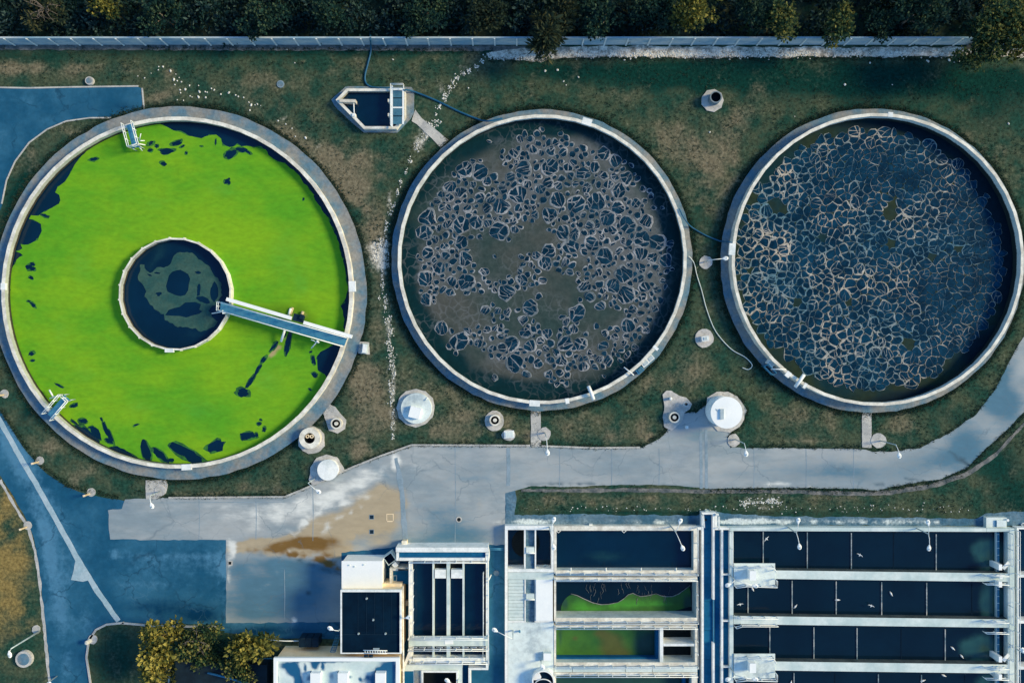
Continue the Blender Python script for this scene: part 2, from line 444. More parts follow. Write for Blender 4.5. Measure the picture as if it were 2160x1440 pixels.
# ------------------------------------------------------------------ ground
gold_b = blobs([(20, 1180, 45, 120, 8, 1.0), (10, 1060, 20, 60, 25, .7), (35, 1290, 50, 60, 0, .8), (-40, 1200, 60, 200, 0, 1), (150, 1110, 1, 1, 0, 0)])
dry_b = blobs([(30, 145, 120, 14, 0, .55), (240, 145, 90, 10, 0, .35), (350, 200, 60, 14, -15, .45), (560, 170, 110, 26, 0, .3), (620, 300, 90, 45, 25, .5), (720, 360, 60, 50, 30, .6),
               (745, 400, 40, 40, 40, .65), (790, 480, 30, 70, 5, .5), (800, 600, 22, 120, 0, .4), (770, 790, 40, 70, 10, .6), (790, 880, 60, 50, 0, .55), (750, 950, 40, 25, 0, .6),
               (800, 330, 60, 30, 0, .3), (960, 120, 150, 12, 0, .2), (930, 830, 120, 40, 15, .4), (960, 900, 110, 30, 0, .45), (1250, 890, 120, 35, 0, .35), (1320, 920, 60, 14, -8, .3),
               (1460, 320, 110, 50, 25, .55), (1500, 410, 60, 60, 0, .35), (1560, 260, 60, 40, -30, .4), (1620, 200, 40, 25, 0, .15), (1440, 790, 70, 40, -25, .45), (1700, 880, 80, 30, -8, .42),
               (1700, 930, 90, 10, 0, .3), (1910, 900, 40, 26, 0, .45), (2130, 380, 30, 90, -20, .3), (2040, 300, 40, 60, -40, .3), (1250, 200, 120, 20, 0, .18), (1180, 1055, 120, 12, 0, .35),
               (1380, 1055, 140, 12, 0, .3), (1750, 1050, 160, 12, 0, .35), (560, 1035, 80, 12, 5, .45), (420, 1040, 70, 8, 0, .4), (180, 1000, 60, 18, -40, .35), (60, 330, 26, 30, 45, .4),
               (150, 280, 50, 14, 20, .3), (1070, 450, 1, 1, 0, 0), (100, 940, 30, 18, -45, .3), (230, 1390, 30, 40, 0, .2), (2060, 1010, 70, 24, 30, .2)], .9, .5)
pale_b = blobs([(800, 530, 22, 30, 20, 1.1), (812, 560, 18, 14, 0, .9), (900, 275, 18, 10, 40, .8), (885, 300, 12, 18, -20, .7), (980, 145, 30, 5, 40, .5), (935, 200, 6, 30, -25, .5),
                (822, 430, 5, 40, -8, .45), (820, 690, 6, 50, 4, .55), (827, 800, 8, 70, 0, .55), (828, 900, 4, 40, 0, .4), (1590, 1062, 30, 5, 12, .5), (1625, 1055, 16, 4, 25, .5),
                (670, 310, 12, 6, 20, .4), (595, 252, 8, 4, 0, .5)], .9, .8)
lush_shade_b = blobs([(1900, 172, 330, 46, 0, 1.2), (1450, 155, 280, 40, 0, 1.1), (1150, 150, 160, 22, 0, .6), (500, 112, 460, 14, 0, .75), (1000, 112, 300, 10, 0, .6), (60, 125, 130, 12, 0, .5),
                (2100, 230, 120, 60, -20, .5), (2110, 980, 70, 60, 35, .8), (2140, 1060, 60, 30, 0, .8), (40, 400, 26, 80, 25, .9), (250, 1400, 80, 60, 0, .7), (60, 860, 16, 90, 30, .6),
                (1490, 470, 30, 80, 0, .45), (1490, 610, 26, 60, 0, .4), (2010, 880, 60, 26, 30, .5), (1700, 1085, 500, 8, 0, .8), (1280, 1084, 220, 6, 0, .7)], .6, .4)  # dark green grass; the bands below the boundary wall paint in tree shade
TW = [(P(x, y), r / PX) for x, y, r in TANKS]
def lush_shade(x, y):
    s = lush_shade_b(x, y)
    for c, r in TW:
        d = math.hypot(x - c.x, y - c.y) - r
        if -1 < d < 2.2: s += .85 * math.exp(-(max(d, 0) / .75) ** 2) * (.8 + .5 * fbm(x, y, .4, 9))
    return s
ax = sorted(set([-600, -420, -280, -190, -130, -95, -76, -66] + [-60 + .5 * i for i in range(241)] + [66, 76, 95, 130, 190, 280, 420, 600]))
ay = sorted(set([-600, -420, -280, -190, -130, -90, -62, -48] + [-42 + .5 * i for i in range(169)] + [48, 62, 90, 130, 190, 280, 420, 600]))
me = bpy.data.meshes.new('ground')
vs = [(x, y, 0) for y in ay for x in ax]; nx = len(ax)
def sunken(i, j):
    x, y = (ax[i] + ax[i + 1]) / 2 * PX + 1080, 720 - (ay[j] + ay[j + 1]) / 2 * PX
    return 1070 < x < 2220 and 1110 < y < 1470
me.from_pydata(vs, [], [[j * nx + i, j * nx + i + 1, (j + 1) * nx + i + 1, (j + 1) * nx + i] for j in range(len(ay) - 1) for i in range(nx - 1) if not sunken(i, j)])
for k, fn in (('dry', lambda x, y: 1.2 * dry_b(x, y) + .34 * fbm(x, y, .30, 2) + .16 * fbm(x, y, 1.1, 5, 2) + .04), ('gold', lambda x, y: gold_b(x, y) * (.62 + .5 * fbm(x, y, .5, 7))), ('lush_shade', lush_shade), ('pale', pale_b)):
    at = me.attributes.new(k, 'FLOAT', 'POINT'); at.data.foreach_set('value', [fn(v[0], v[1]) if abs(v[0]) < 62 and abs(v[1]) < 44 else 0.0 for v in vs])
me.materials.append(M['grass']); me.update()
g = bpy.data.objects.new('ground', me); C.objects.link(g); tag(g, kind='structure')

# ------------------------------------------------------------------ roads and pavements
asph_pale = blobs([(30, 950, 14, 60, -30, .7), (95, 1120, 14, 60, -28, .6), (130, 1260, 14, 50, -5, .5), (140, 1400, 16, 40, 0, .45), (110, 1190, 8, 30, -10, .6), (350, 1170, 130, 8, 0, .4), (300, 1230, 120, 6, 0, .35), (20, 930, 40, 16, 60, .4), (60, 1000, 30, 200, -30, .5), (110, 1230, 20, 120, -8, .5), (240, 1170, 8, 16, 0, .8), (330, 1190, 120, 26, 0, .3), (430, 1180, 60, 30, 0, .3), (100, 1160, 12, 40, -10, .5),
                   (560, 1230, 110, 50, 0, .55), (500, 1290, 40, 60, 0, .5), (960, 1110, 90, 40, 0, .85), (850, 1130, 40, 30, 0, .7), (60, 212, 90, 10, 0, .22), (485, 1205, 8, 26, 0, 1.2), (470, 1200, 5, 8, 0, 1),
                   (622, 1310, 6, 16, 5, 1.1), (600, 1190, 80, 30, 0, .4), (180, 1300, 30, 30, 0, .35)], .8, .3)
asph_dark = blobs([(330, 1280, 150, 22, 0, .6), (420, 1300, 60, 16, 0, .8), (560, 1330, 80, 14, 0, .8), (650, 1250, 9, 6, 0, 1),
                   (560, 1160, 60, 8, 0, .0), (180, 230, 90, 20, 0, .3), (260, 225, 40, 14, 0, .5), (120, 1320, 14, 3, 30, .8)], .7, .3)
poly = [(-60, 760), (0, 864), (8, 878), (25, 905), (50, 945), (80, 980), (100, 1000), (140, 1025), (190, 1045), (250, 1053), (262, 1056), (600, 1056), (745, 1000), (870, 960), (1066, 960),
        (1066, 1500), (850, 1500), (850, 1350), (600, 1345), (465, 1332), (460, 1316), (255, 1313), (222, 1317), (200, 1328), (186, 1350), (181, 1385), (188, 1430), (198, 1500),
        (108, 1500), (103, 1385), (96, 1330), (88, 1250), (82, 1200), (72, 1135), (55, 1095), (25, 1040), (0, 1003), (-60, 935)]
tag(cdt_sheet([jag(PP(poly), .6, .08, 3)], [], .012, .6, 'road', M['asphalt'], {'pale': asph_pale, 'dark': asph_dark}), kind='structure')
poly = poly_pad = [(-60, 185), (288, 182), (297, 186), (302, 231), (235, 248), (190, 248), (140, 255), (100, 272), (62, 300), (32, 340), (14, 380), (5, 430), (-14, 480), (-60, 520)]
tag(cdt_sheet([jag(PP(poly), .5, .06, 4)], [], .012, .6, 'pavement', M['asphalt'], {'pale': asph_pale, 'dark': asph_dark}), kind='structure')
con = [(228, 1075), (258, 1073), (264, 1052), (320, 1050), (420, 1050), (600, 1048), (640, 1033), (745, 985), (800, 965), (870, 940), (1000, 940), (1130, 941), (1250, 946), (1352, 944), (1390, 925), (1410, 905), (1405, 880),
       (1430, 872), (1470, 868), (1500, 845), (1530, 830), (1560, 840), (1575, 865), (1566, 890), (1548, 905), (1535, 920), (1540, 942),
       (1580, 945), (1700, 945), (1825, 947), (1840, 952), (1880, 952), (1940, 944), (2000, 915), (2060, 872), (2100, 820), (2130, 760), (2150, 725), (2200, 640), (2300, 430), (2330, 100), (2420, 100), (2390, 470), (2270, 720),
       (2160, 868), (2130, 900), (2080, 945), (2040, 985), (1985, 1010), (1910, 1020), (1850, 1034), (1800, 1030), (1700, 1028), (1500, 1030), (1400, 1022), (1300, 1022), (1200, 1026), (1120, 1024), (1095, 1032), (1066, 1040), (1066, 1148),
       (860, 1150), (720, 1165), (720, 1311), (477, 1313), (477, 1138), (232, 1137)]
con_blue_shade = blobs([(540, 1235, 80, 50, 0, .9), (640, 1240, 80, 50, 0, .9), (560, 1290, 110, 30, 0, .8), (2100, 800, 40, 80, 30, .4), (1980, 970, 80, 30, -20, .4), (500, 1200, 30, 20, 0, .5), (1700, 985, 130, 26, 0, .30), (1200, 985, 120, 26, 0, .18), (960, 1000, 80, 30, 0, .2), (1900, 985, 160, 40, -10, .35), (2040, 930, 60, 60, 40, .7), (2120, 850, 50, 50, 50, .95), (2110, 800, 20, 60, 30, .35), (1750, 1000, 120, 18, 0, .35), (1560, 1000, 60, 18, 0, .35), (1300, 995, 100, 14, 0, .25), (1480, 920, 70, 20, 0, .6),
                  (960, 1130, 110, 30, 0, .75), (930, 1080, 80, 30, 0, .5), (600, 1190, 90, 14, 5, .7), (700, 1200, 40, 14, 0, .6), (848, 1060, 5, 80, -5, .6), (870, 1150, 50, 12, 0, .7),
                  (1010, 1010, 60, 12, 0, .3), (560, 1080, 1, 1, 0, 0), (810, 1000, 30, 8, 35, .5)], .5, .25)  # bluish tone, with shade painted in beside the buildings and the storage tank
con_tan = blobs([(600, 1140, 110, 12, -8, .7), (720, 1100, 90, 22, -22, .6), (790, 1070, 50, 36, -30, .6), (690, 1152, 70, 16, 12, .55), (690, 1120, 120, 3, -18, .6), (740, 1130, 60, 3, -35, .6), (500, 1158, 16, 7, -20, 1.2), (540, 1148, 30, 6, -15, 1.1), (620, 1135, 40, 7, -5, .9), (560, 1165, 40, 4, 8, .7), (640, 1170, 50, 4, 12, .8), (770, 1060, 40, 20, -40, .35), (520, 1150, 50, 8, -10, 1), (640, 1130, 60, 22, -25, .5), (720, 1110, 80, 40, -10, .75), (790, 1080, 60, 50, -15, .7), (700, 1165, 40, 10, 20, .8), (600, 1155, 70, 8, 5, .9), (800, 1130, 40, 40, 0, .55), (840, 1050, 20, 40, 0, .4), (1010, 1060, 10, 20, 0, .3), (560, 1055, 60, 6, 0, .1)], .7, .3)
con_brown = blobs([(655, 1143, 60, 12, 4, .7), (600, 1148, 40, 7, -4, .9), (690, 1188, 40, 6, 22, 1.3), (620, 1170, 56, 5, 10, 1.2), (530, 1160, 26, 4, -12, .6), (655, 1145, 38, 14, 5, 1.0), (580, 1158, 40, 9, 0, .85), (690, 1170, 30, 7, 18, .7), (560, 1172, 50, 3, 0, .5), (710, 1145, 20, 14, 0, .35)], .6, .4)
con_pale = blobs([(640, 1075, 110, 34, -12, .42), (740, 1020, 70, 22, -22, .4), (880, 985, 60, 20, 0, .25), (622, 1310, 6, 14, 5, 1.1), (600, 1286, 4, 3, 0, 1.0), (484, 1215, 6, 18, 0, 1.0), (665, 1085, 40, 3, -38, .7), (620, 1130, 30, 2.5, -38, .6), (590, 1080, 14, 30, 0, .4), (540, 1090, 10, 34, 0, .35), (700, 1045, 60, 14, -20, .45), (780, 1010, 40, 12, -25, .4), (740, 1080, 50, 2.5, -22, .6), (610, 1160, 50, 2, 8, .6), (836, 975, 7, 20, 0, 1.5), (500, 1080, 60, 20, 0, .25), (690, 1115, 16, 7, -40, .8), (640, 1100, 40, 3, -35, .8), (720, 1062, 40, 3, -12, .6), (1055, 1100, 20, 6, 0, .6), (1640, 1022, 40, 5, 0, .9), (1700, 1026, 60, 3, 0, .8),
                  (490, 1160, 8, 16, 0, 1.3), (486, 1185, 6, 10, 0, 1.3), (600, 1065, 60, 8, 0, .3), (1075, 1048, 14, 6, 0, .8), (880, 1055, 16, 5, -10, .5), (1090, 945, 60, 2, 0, .4)], .8, .5)
con_dark = blobs([(700, 1206, 40, 7, 18, .8), (640, 1185, 50, 5, 14, .6), (650, 1251, 8, 5, 0, 1.0), (585, 1305, 60, 6, 0, .5), (1200, 1021, 90, 3, 0, .7), (1380, 1024, 80, 3, 0, .7), (1870, 1024, 40, 5, 8, .8), (2040, 980, 50, 6, 38, .8), (1940, 1014, 60, 4, 12, .8), (1200, 960, 40, 5, 0, .2)], .8, .5)
tag(cdt_sheet([jag(PP(con), .45, .10, 5)], [], .024, .5, 'road', M['concrete_road'], {'blue': con_blue_shade, 'tan': con_tan, 'brown': con_brown, 'pale': con_pale, 'dark': con_dark}), kind='structure')

def strip(name, pts, w, z, m, seed=1, amp=.05, kind='structure'):
    L, Rr = [], []
    pts = [P(*p) for p in pts]
    for i, p in enumerate(pts):
        d = (pts[min(i + 1, len(pts) - 1)] - pts[max(i - 1, 0)]); d.z = 0; d.normalize()
        n = Vector((-d.y, d.x, 0)) * (w[i] if isinstance(w, list) else w) / 2
        L.append((p + n).to_2d()); Rr.append((p - n).to_2d())
    return tag(MB().prism(jag(L + Rr[::-1], .4, amp, seed), z - .01, z).build(name, m), kind=kind)
# pale concrete drain running diagonally over the asphalt
strip('drain_channel', [(-10, 870), (10, 905), (55, 985), (72, 1012), (110, 1080), (165, 1180), (205, 1245), (250, 1309)], .55, .03, M['drain'], 7)
tag(MB().prism(jag(PP([(160, 1180), (178, 1200), (190, 1222), (175, 1226), (150, 1222), (156, 1200)]), .4, .04, 3), .02, .034).build('drain_channel', M['drain']), kind='structure')
# trench joints across the concrete road
for x0, wd in ((1072, 8), (1478, 6), (1489, 6)):
    strip('road_joint', [(x0, 944 if x0 < 1400 else 905), (x0 + 1, 985), (x0 + (0 if x0 < 1400 else 1), 1024 if x0 < 1400 else 1030)], wd / 20, .035, M['joint'], 2, .02)
strip('road_joint', [(835, 965), (842, 1000), (848, 1040), (852, 1090), (855, 1140)], [.3, .5, .55, .5, .6], .035, M['joint'], 4, .12)
for x0, ya, yb in ((960, 941, 1146), (1180, 944, 1026), (1290, 947, 1022), (1390, 945, 1022), (1590, 946, 1029), (1700, 946, 1028), (1800, 947, 1030), (420, 1051, 1137), (540, 1050, 1137), (660, 1026, 1140), (600, 1200, 1311)):
    strip('road_joint', [(x0, ya), (x0 + 1, (ya + yb) / 2), (x0, yb)], .06, .034, M['joint'], x0 * .01, .02)
strip('road_joint', [(262, 1060), (600, 1058)], .06, .034, M['joint'], 2, .01)
# kerbs between lawn and concrete road
def kerb(pts, w=.18, h=.10):
    b = MB()
    q = [P(*p) for p in pts]
    for a, c in zip(q[:-1], q[1:]): b.beam(a, c, w, 0, h)
    tag(b.build('kerb', M['path']), kind='structure')
kerb([(356, 1049), (600, 1047), (640, 1031), (690, 1009), (745, 984), (800, 962), (868, 938), (1118, 939)])
kerb([(1142, 940), (1250, 944), (1350, 943)])
kerb([(262, 1312), (225, 1316), (203, 1327), (188, 1350), (183, 1385), (190, 1430), (198, 1490)], .2, .12)
kerb([(258, 1313), (330, 1319), (456, 1321)], .2, .12)
kerb([(-40, 184), (60, 186), (150, 184), (292, 182)], .16, .04)
kerb([(300, 186), (304, 230)], .16, .04)
kerb([(235, 249), (190, 249), (140, 256), (100, 273), (62, 301), (32, 341), (14, 381), (4, 430)], .14, .06)
# foot paths
def path(pts, seed, z=.06, m='path'):
    tag(MB().prism(jag(PP(pts), .4, .05, seed), -.02, z).build('path', M[m]), kind='structure')
path([(1120, 866), (1141, 866), (1141, 942), (1120, 942)], 2)
path([(1818, 868), (1838, 868), (1838, 944), (1818, 943)], 3)
path([(876, 232), (890, 250), (946, 296), (930, 312), (880, 262), (868, 256)], 4)
path([(308, 1012), (350, 1012), (354, 1022), (350, 1040), (330, 1052), (308, 1052)], 5)
path([(1066, 1040), (1086, 1034), (1090, 1050), (1085, 1085), (1072, 1108), (1066, 1108)], 6, .03, 'apron')
# splash apron north of the basins
ap_pale = blobs([(x, 1100 + 2 * math.sin(x), 22, 5, 0, 1.0) for x in (1100, 1120, 1140, 1390, 1530, 1555, 1570, 1600, 1620)] + [(1640 + 26 * i, 1099 + (i % 3), 12, 3.5, 0, .55 + .3 * (i % 2)) for i in range(14)] + [(1200 + 30 * i, 1102, 10, 3, 0, .5) for i in range(6)], .9, .6)
ap_dark = blobs([(1460, 1100, 16, 12, 0, 1), (1490, 1078, 1, 1, 0, 0), (1300, 1092, 90, 4, 0, .5), (2060, 1102, 14, 8, 0, .8), (1525, 1100, 3, 12, -40, .8), (1545, 1098, 1.5, 14, 0, .8), (1588, 1098, 1.5, 14, 0, .8), (1650, 1100, 8, 2, -30, .6)], .5, .6)
tag(cdt_sheet([jag(PP([(1070, 1086), (1200, 1084), (1470, 1087), (1490, 1072), (1520, 1080), (1560, 1084), (1700, 1090), (1900, 1091), (2060, 1093), (2080, 1082), (2130, 1078), (2220, 1080), (2220, 1108), (1070, 1108)]), .4, .12, 9)],
              [], .02, .4, 'pavement', M['apron'], {'pale': ap_pale, 'dark': ap_dark}), kind='structure')
# rubble strips along the wall foot and the road's south verge
strip('gravel_strip', [(-60, 99), (300, 100), (700, 101), (1000, 102), (1130, 104)], .6, .02, M['verge'], 8, .16)
strip('gravel_strip', [(1040, 117), (1080, 116), (1140, 116), (1200, 110), (1400, 109), (1600, 110), (1850, 110), (2050, 109), (2200, 110)], [.8, 1.2, 1.3, 1.2, 1.2, 1.1, 1.0, 1.1, 1.0], .026, M['rubble'], 5, .22)
strip('gravel_strip', [(1100, 1034), (1200, 1034), (1350, 1033), (1480, 1036), (1650, 1036), (1800, 1041), (1880, 1038), (1960, 1026), (2040, 1000), (2100, 958), (2140, 915), (2200, 850)], [.3, .4, .45, .35, .4, .4, .5, .5, .5, .4, .3, .3], .03, M['verge'], 3, .12)
strip('gravel_strip', [(0, 1012), (30, 1065), (58, 1110), (74, 1160), (84, 1230), (92, 1310), (98, 1370), (104, 1440)], .28, .016, M['conc_bed'], 6, .12)

# ------------------------------------------------------------------ the three round tanks
def circ(c, r, n, rot=0.0): return [Vector((c[0] + r * math.cos(rot + 2 * PI * i / n), c[1] + r * math.sin(rot + 2 * PI * i / n))) for i in range(n)]

def round_tank(i, r_wall, th, ztop, label, wet, segs):
    x, y, rw = TANKS[i]; c = P(x, y); rwk = rw / PX
    t = thing('settling_tank', label, 'tank', c, 'round treatment tanks')
    out = jag(circ(c, rwk, 120), 2.0, .10, 3 + i, .8)
    inn = [c.to_2d() + (p - c.to_2d()).normalized() * (r_wall + th - .02) for p in out]
    MB().loops(out, inn, -.1, .14).build('walkway', M['walkway'], t)
    b = MB()
    b.ring(c, r_wall, r_wall + th, -.1, ztop, segs, .05, 0, 1)
    b.build('wall', [M['wall_top'], M[wet]], t)
    return t, c, r_wall
T1, c1, r1 = round_tank(0, 17.98, .38, .95, 'large round tank covered in bright green algae', 'wall_wet_low', 60)
T2, c2, r2 = round_tank(1, 14.74, .33, 1.2, 'round tank of brown scum with clustered bubbles, between the green and the blue tank', 'wall_wet', 44)
T3, c3, r3 = round_tank(2, 14.86, .32, 1.5, 'round tank packed edge to edge with blue foam cells', 'wall_wet', 44)
# small pale patches and notches on the tank walls
def rim_blocks(t, c, r, z, items):
    for ang, w, d in items:
        a = math.radians(ang)
        MB().obox((c.x + (r + d / 2 - .05) * math.cos(a), c.y + (r + d / 2 - .05) * math.sin(a)), d, w, z - .3, z + .02, a).build('rim_block', M['white'], t)
rim_blocks(T1, c1, r1, .95, [(2, 1.1, .7), (-87, 1.0, .6), (178, .7, .5)])
rim_blocks(T2, c2, r2, 1.2, [(-93, 1.1, .62), (-80, .4, .55), (72, 1.0, .7), (-38, .3, .6)])
rim_blocks(T3, c3, r3, 1.5, [(176, 1.2, .65), (-128, .5, .6), (-120, .3, .6), (85, .5, .5)])
# central baffle drum of the algae tank
cb = P(369, 620, .95); rb = 118 / PX
b = MB(); b.ring(cb, rb - .18, rb, -.1, .95, 24, .1, 0, 1)
for k in range(24):
    a = .1 + 2 * PI * k / 24
    b.obox((cb.x + (rb + .02) * math.cos(a), cb.y + (rb + .02) * math.sin(a)), .10, .14, .5, .965, a)
b.build('baffle_drum', [M['wall_top'], M['wall_wet_low']], T1)
b = MB(); b.obox((cb.x - .6, cb.y - rb + .02), .9, .4, .7, .99, 0); b.build('baffle_bracket', M['white'], T1)

def ew(*b): return blobs(list(b), .6, .4)
tag(cdt_sheet([circ(c1, r1 + .1, 90)], [], .05, 1.2, 'water', M['water'], {'murk_shade': ew((330, 540, 20, 60, 30, .5), (400, 700, 60, 20, 0, .3))}), kind='structure')
D2 = blobs([(1120, 310, 60, 40, 0, 1.0), (1230, 310, 70, 40, 0, 1.1), (1300, 380, 60, 60, 0, 1.0), (1100, 400, 60, 50, 0, 1.2), (1180, 360, 60, 40, 0, .6), (1010, 350, 26, 24, 0, .8), (960, 430, 50, 60, 30, 1.05), (910, 540, 40, 40, 0, .9), (960, 560, 60, 40, 0, .7), (1050, 460, 60, 50, 0, .6), (1010, 600, 80, 24, 0, .8),
            (1200, 450, 60, 60, 0, .6), (1330, 470, 90, 60, 0, 1.15), (1250, 520, 70, 40, 0, .9), (1130, 560, 50, 30, 0, .55), (1360, 560, 70, 60, 0, 1.1), (1270, 600, 60, 40, 0, .75), (1390, 640, 40, 50, 0, 1.0), (1330, 690, 50, 40, 0, .9), (1070, 740, 60, 40, 0, 1.0), (1000, 700, 40, 30, 0, .5), (1130, 740, 40, 40, 0, .5), (1240, 760, 30, 40, 0, .85),
            (1320, 740, 40, 40, 0, .8), (900, 600, 30, 30, 0, .6), (920, 650, 26, 20, 0, .4), (970, 720, 20, 20, 0, .5), (1200, 660, 40, 30, 0, .25), (1090, 660, 50, 20, 0, .25), (1410, 540, 20, 100, 0, .4)], .3, .4)
murk_shade2 = blobs([(1380, 340, 60, 60, 40, 1.0), (1415, 480, 22, 120, 0, .9), (930, 330, 60, 34, 45, .5), (1150, 820, 130, 24, 0, .9), (1330, 770, 80, 30, 40, .9), (900, 700, 40, 80, -20, .35), (1130, 275, 120, 16, 0, .6), (960, 760, 60, 30, -40, .5)], .5, .3)  # dark clear water at the edges, wall shade painted along the right
tag(cdt_sheet([circ(c2, r2 + .1, 90)], [], .05, .6, 'water', M['scum_brown'], {'murk_shade': lambda x, y: .8 * murk_shade2(x, y) + 1.1 * max(0, (math.hypot(x - c2.x, y - c2.y) - 12.2) / 2.4) * (1 + .8 * fbm(x, y, .2, 3)), 'froth': lambda x, y: .75 * D2(x, y)}), kind='structure')
wall_shade3 = blobs([(2080, 380, 50, 110, -30, 1.2), (2120, 560, 30, 150, 0, 1.2), (2070, 740, 50, 70, 40, 1.0), (1960, 290, 110, 20, 25, 1), (1900, 835, 140, 16, -12, .9), (1840, 265, 110, 10, 0, .9), (2000, 480, 60, 200, 0, .35)], .4, .3)  # crescent of the wall's cast shade painted onto the water
tag(cdt_sheet([circ(c3, r3 + .1, 90)], [], .05, .6, 'water', M['scum_olive'], {'murk_shade': wall_shade3}), kind='structure')

# ---- algae mat
alg = [(280, 262), (300, 257), (322, 258), (345, 265), (380, 280), (405, 288), (425, 292), (441, 286), (456, 285), (466, 293), (470, 306), (485, 311), (500, 306), (520, 309), (542, 311), (560, 315), (566, 328), (580, 337),
       (600, 345), (625, 364), (641, 386), (660, 405), (668, 425), (692, 460), (712, 505), (726, 560), (735, 612), (729, 628), (721, 645), (724, 665), (726, 690), (728, 704), (716, 722), (700, 728), (688, 736), (676, 741), (670, 750),
       (667, 766), (671, 779), (684, 790), (690, 797), (682, 806), (670, 830), (640, 870), (600, 910), (560, 937), (520, 955), (470, 973), (430, 981), (370, 985), (330, 982), (304, 977), (280, 957), (255, 943), (240, 939), (229, 944),
       (224, 955), (200, 938), (172, 918), (152, 906), (146, 900), (142, 889), (128, 877), (112, 862), (98, 838), (80, 813), (50, 765), (30, 720), (18, 680), (11, 640), (12, 600), (20, 572), (36, 549), (50, 538), (44, 533), (34, 531), (48, 524), (44, 515),
       (60, 516), (74, 510), (84, 500), (88, 487), (87, 472), (78, 466), (62, 462), (66, 454), (82, 455), (95, 448), (110, 437), (124, 430), (129, 422), (125, 412), (117, 406), (121, 393), (138, 384), (150, 362), (163, 340), (178, 325), (200, 303), (222, 286), (250, 272)]
def blob_poly(x, y, rx, ry, ang=0, seed=1.0, irr=.28, n=16):
    ca, sa = math.cos(math.radians(ang)), math.sin(math.radians(ang))
    pts = []
    for k in range(n):
        t = 2 * PI * k / n
        q = 1 + irr * fbm(math.cos(t) * 1.1 + seed * 3, math.sin(t) * 1.1 - seed, 1, seed, 3) * 1.6
        u, v = rx * q * math.cos(t), ry * q * math.sin(t)
        pts.append((x + u * ca - v * sa, y + u * sa + v * ca))
    return pts
HO = [(341, 318, 3, 3, 0), (352, 319, 16, 6, -4), (373, 302, 12, 4.5, -18), (385, 309, 5, 2, -20), (318, 303, 9, 4, -30), (331, 308, 4, 4, 0), (317, 317, 5, 4, 0), (345, 345, 6, 4, 20), (198, 336, 9, 3.5, -10), (489, 324, 16, 9, -35), (509, 316, 11, 6, 10), (523, 321, 8, 3, 30),
      (455, 300, 2, 6, 0), (425, 309, 3, 1.5, 0), (393, 323, 3, 3, 0), (479, 384, 6, 6, 0), (483, 378, 2, 2, 0), (640, 420, 2, 3, 0), (62, 563, 8, 6, 20), (68, 557, 5, 4, 0), (70, 567, 5, 4, 0), (66, 586, 5, 3, 20), (61, 635, 4, 2, 0), (69, 642, 8, 3, 45), (16, 614, 5, 3, -30), (10, 660, 3, 8, 0),
      (67, 745, 6, 4, -20), (69, 760, 5, 2, 0), (157, 855, 8, 4, -15), (125, 813, 10, 2.5, 25), (175, 888, 10, 5, 0), (178, 910, 24, 9, 38), (203, 920, 17, 8, 60), (222, 903, 4, 14, -18), (233, 920, 4, 17, -25), (192, 901, 5, 3, 0), (230, 930, 9, 4, 30), (158, 891, 10, 2, 35), (287, 896, 6, 2, -20), (214, 884, 2, 4, -30),
      (308, 950, 8, 24, -14), (338, 958, 20, 7, 40), (349, 968, 10, 4, 40), (362, 970, 6, 3.5, 0), (335, 977, 8, 2, 20), (393, 955, 40, 14, 30), (413, 968, 14, 8, 20), (455, 941, 18, 11, -25), (512, 921, 4, 8, -20), (527, 918, 15, 7, 0), (550, 885, 3, 2, 0), (546, 893, 5, 3, 0), (557, 905, 4, 5, 0), (541, 917, 4, 4, 0),
      (512, 827, 13, 9, 15), (530, 803, 4, 17, 32), (545, 778, 4, 14, 32), (556, 758, 4, 9, 32), (578, 731, 4, 12, 40), (608, 722, 6, 20, 14), (606, 739, 3, 10, 15), (661, 760, 4, 9, -8), (672, 757, 3, 6, -30), (664, 790, 7, 5, 20), (655, 742, 3, 2, 0), (654, 821, 4, 2, 30),
      (600, 705, 3, 6, 20), (690, 440, 2, 10, -20), (667, 420, 2, 9, -30), (40, 690, 0.1, 0.1, 0), (95, 455, 9, 3, 20)]
# algae sits in front of the right-hand cleared strip below the bridge
ol = jag(PP(alg, .05), .35, .16, 21, 1.6)
ol = [c1.to_2d() + (p - c1.to_2d()) * min(1, (r1 - .06) / max((p - c1.to_2d()).length, 1e-6)) for p in ol]
hp = [PP(blob_poly(x, y, rx * 1.2 + .6, ry * 1.2 + .6, a, 1.7 * i + .3), .05) for i, (x, y, rx, ry, a) in enumerate(HO) if rx > .5]
# holes that run into each other would upset the triangulation filter only mildly; the drum stands in its own hole
drum = circ(cb, rb - .1, 48)
a_teal = blobs([(470, 400, 60, 30, 10, .35), (170, 560, 40, 60, 0, .32), (420, 860, 90, 30, 10, .35), (330, 430, 70, 20, -10, .3), (130, 700, 24, 60, 0, .3), (600, 540, 50, 90, 10, .32), (560, 800, 60, 50, 20, .35), (300, 860, 50, 24, 0, .3), (250, 400, 40, 30, 0, .25), (640, 600, 30, 40, 0, .3), (180, 790, 40, 30, 30, .3)], .8, .25)
a_olive = blobs([(600, 660, 55, 26, 5, .9), (640, 680, 40, 18, 15, .8), (540, 645, 40, 10, 15, .6), (310, 312, 18, 10, 0, .8), (230, 480, 60, 14, -30, .3), (420, 800, 80, 10, 10, .3), (520, 460, 50, 12, 20, .25)], .7, .5)
a_tan = blobs([(575, 745, 4, 16, 30, 1.2), (590, 728, 4, 12, 30, 1.1), (600, 712, 6, 5, 0, .7), (612, 654, 4, 8, 10, .9), (637, 664, 5, 8, 10, .9), (618, 664, 10, 4, 0, .4), (300, 318, 10, 6, 30, .9)], .8, 1.2)
ob = cdt_sheet([ol], hp + [drum], .085, .7, 'algae', M['algae'], {'teal': a_teal, 'olive': a_olive, 'tan': a_tan})
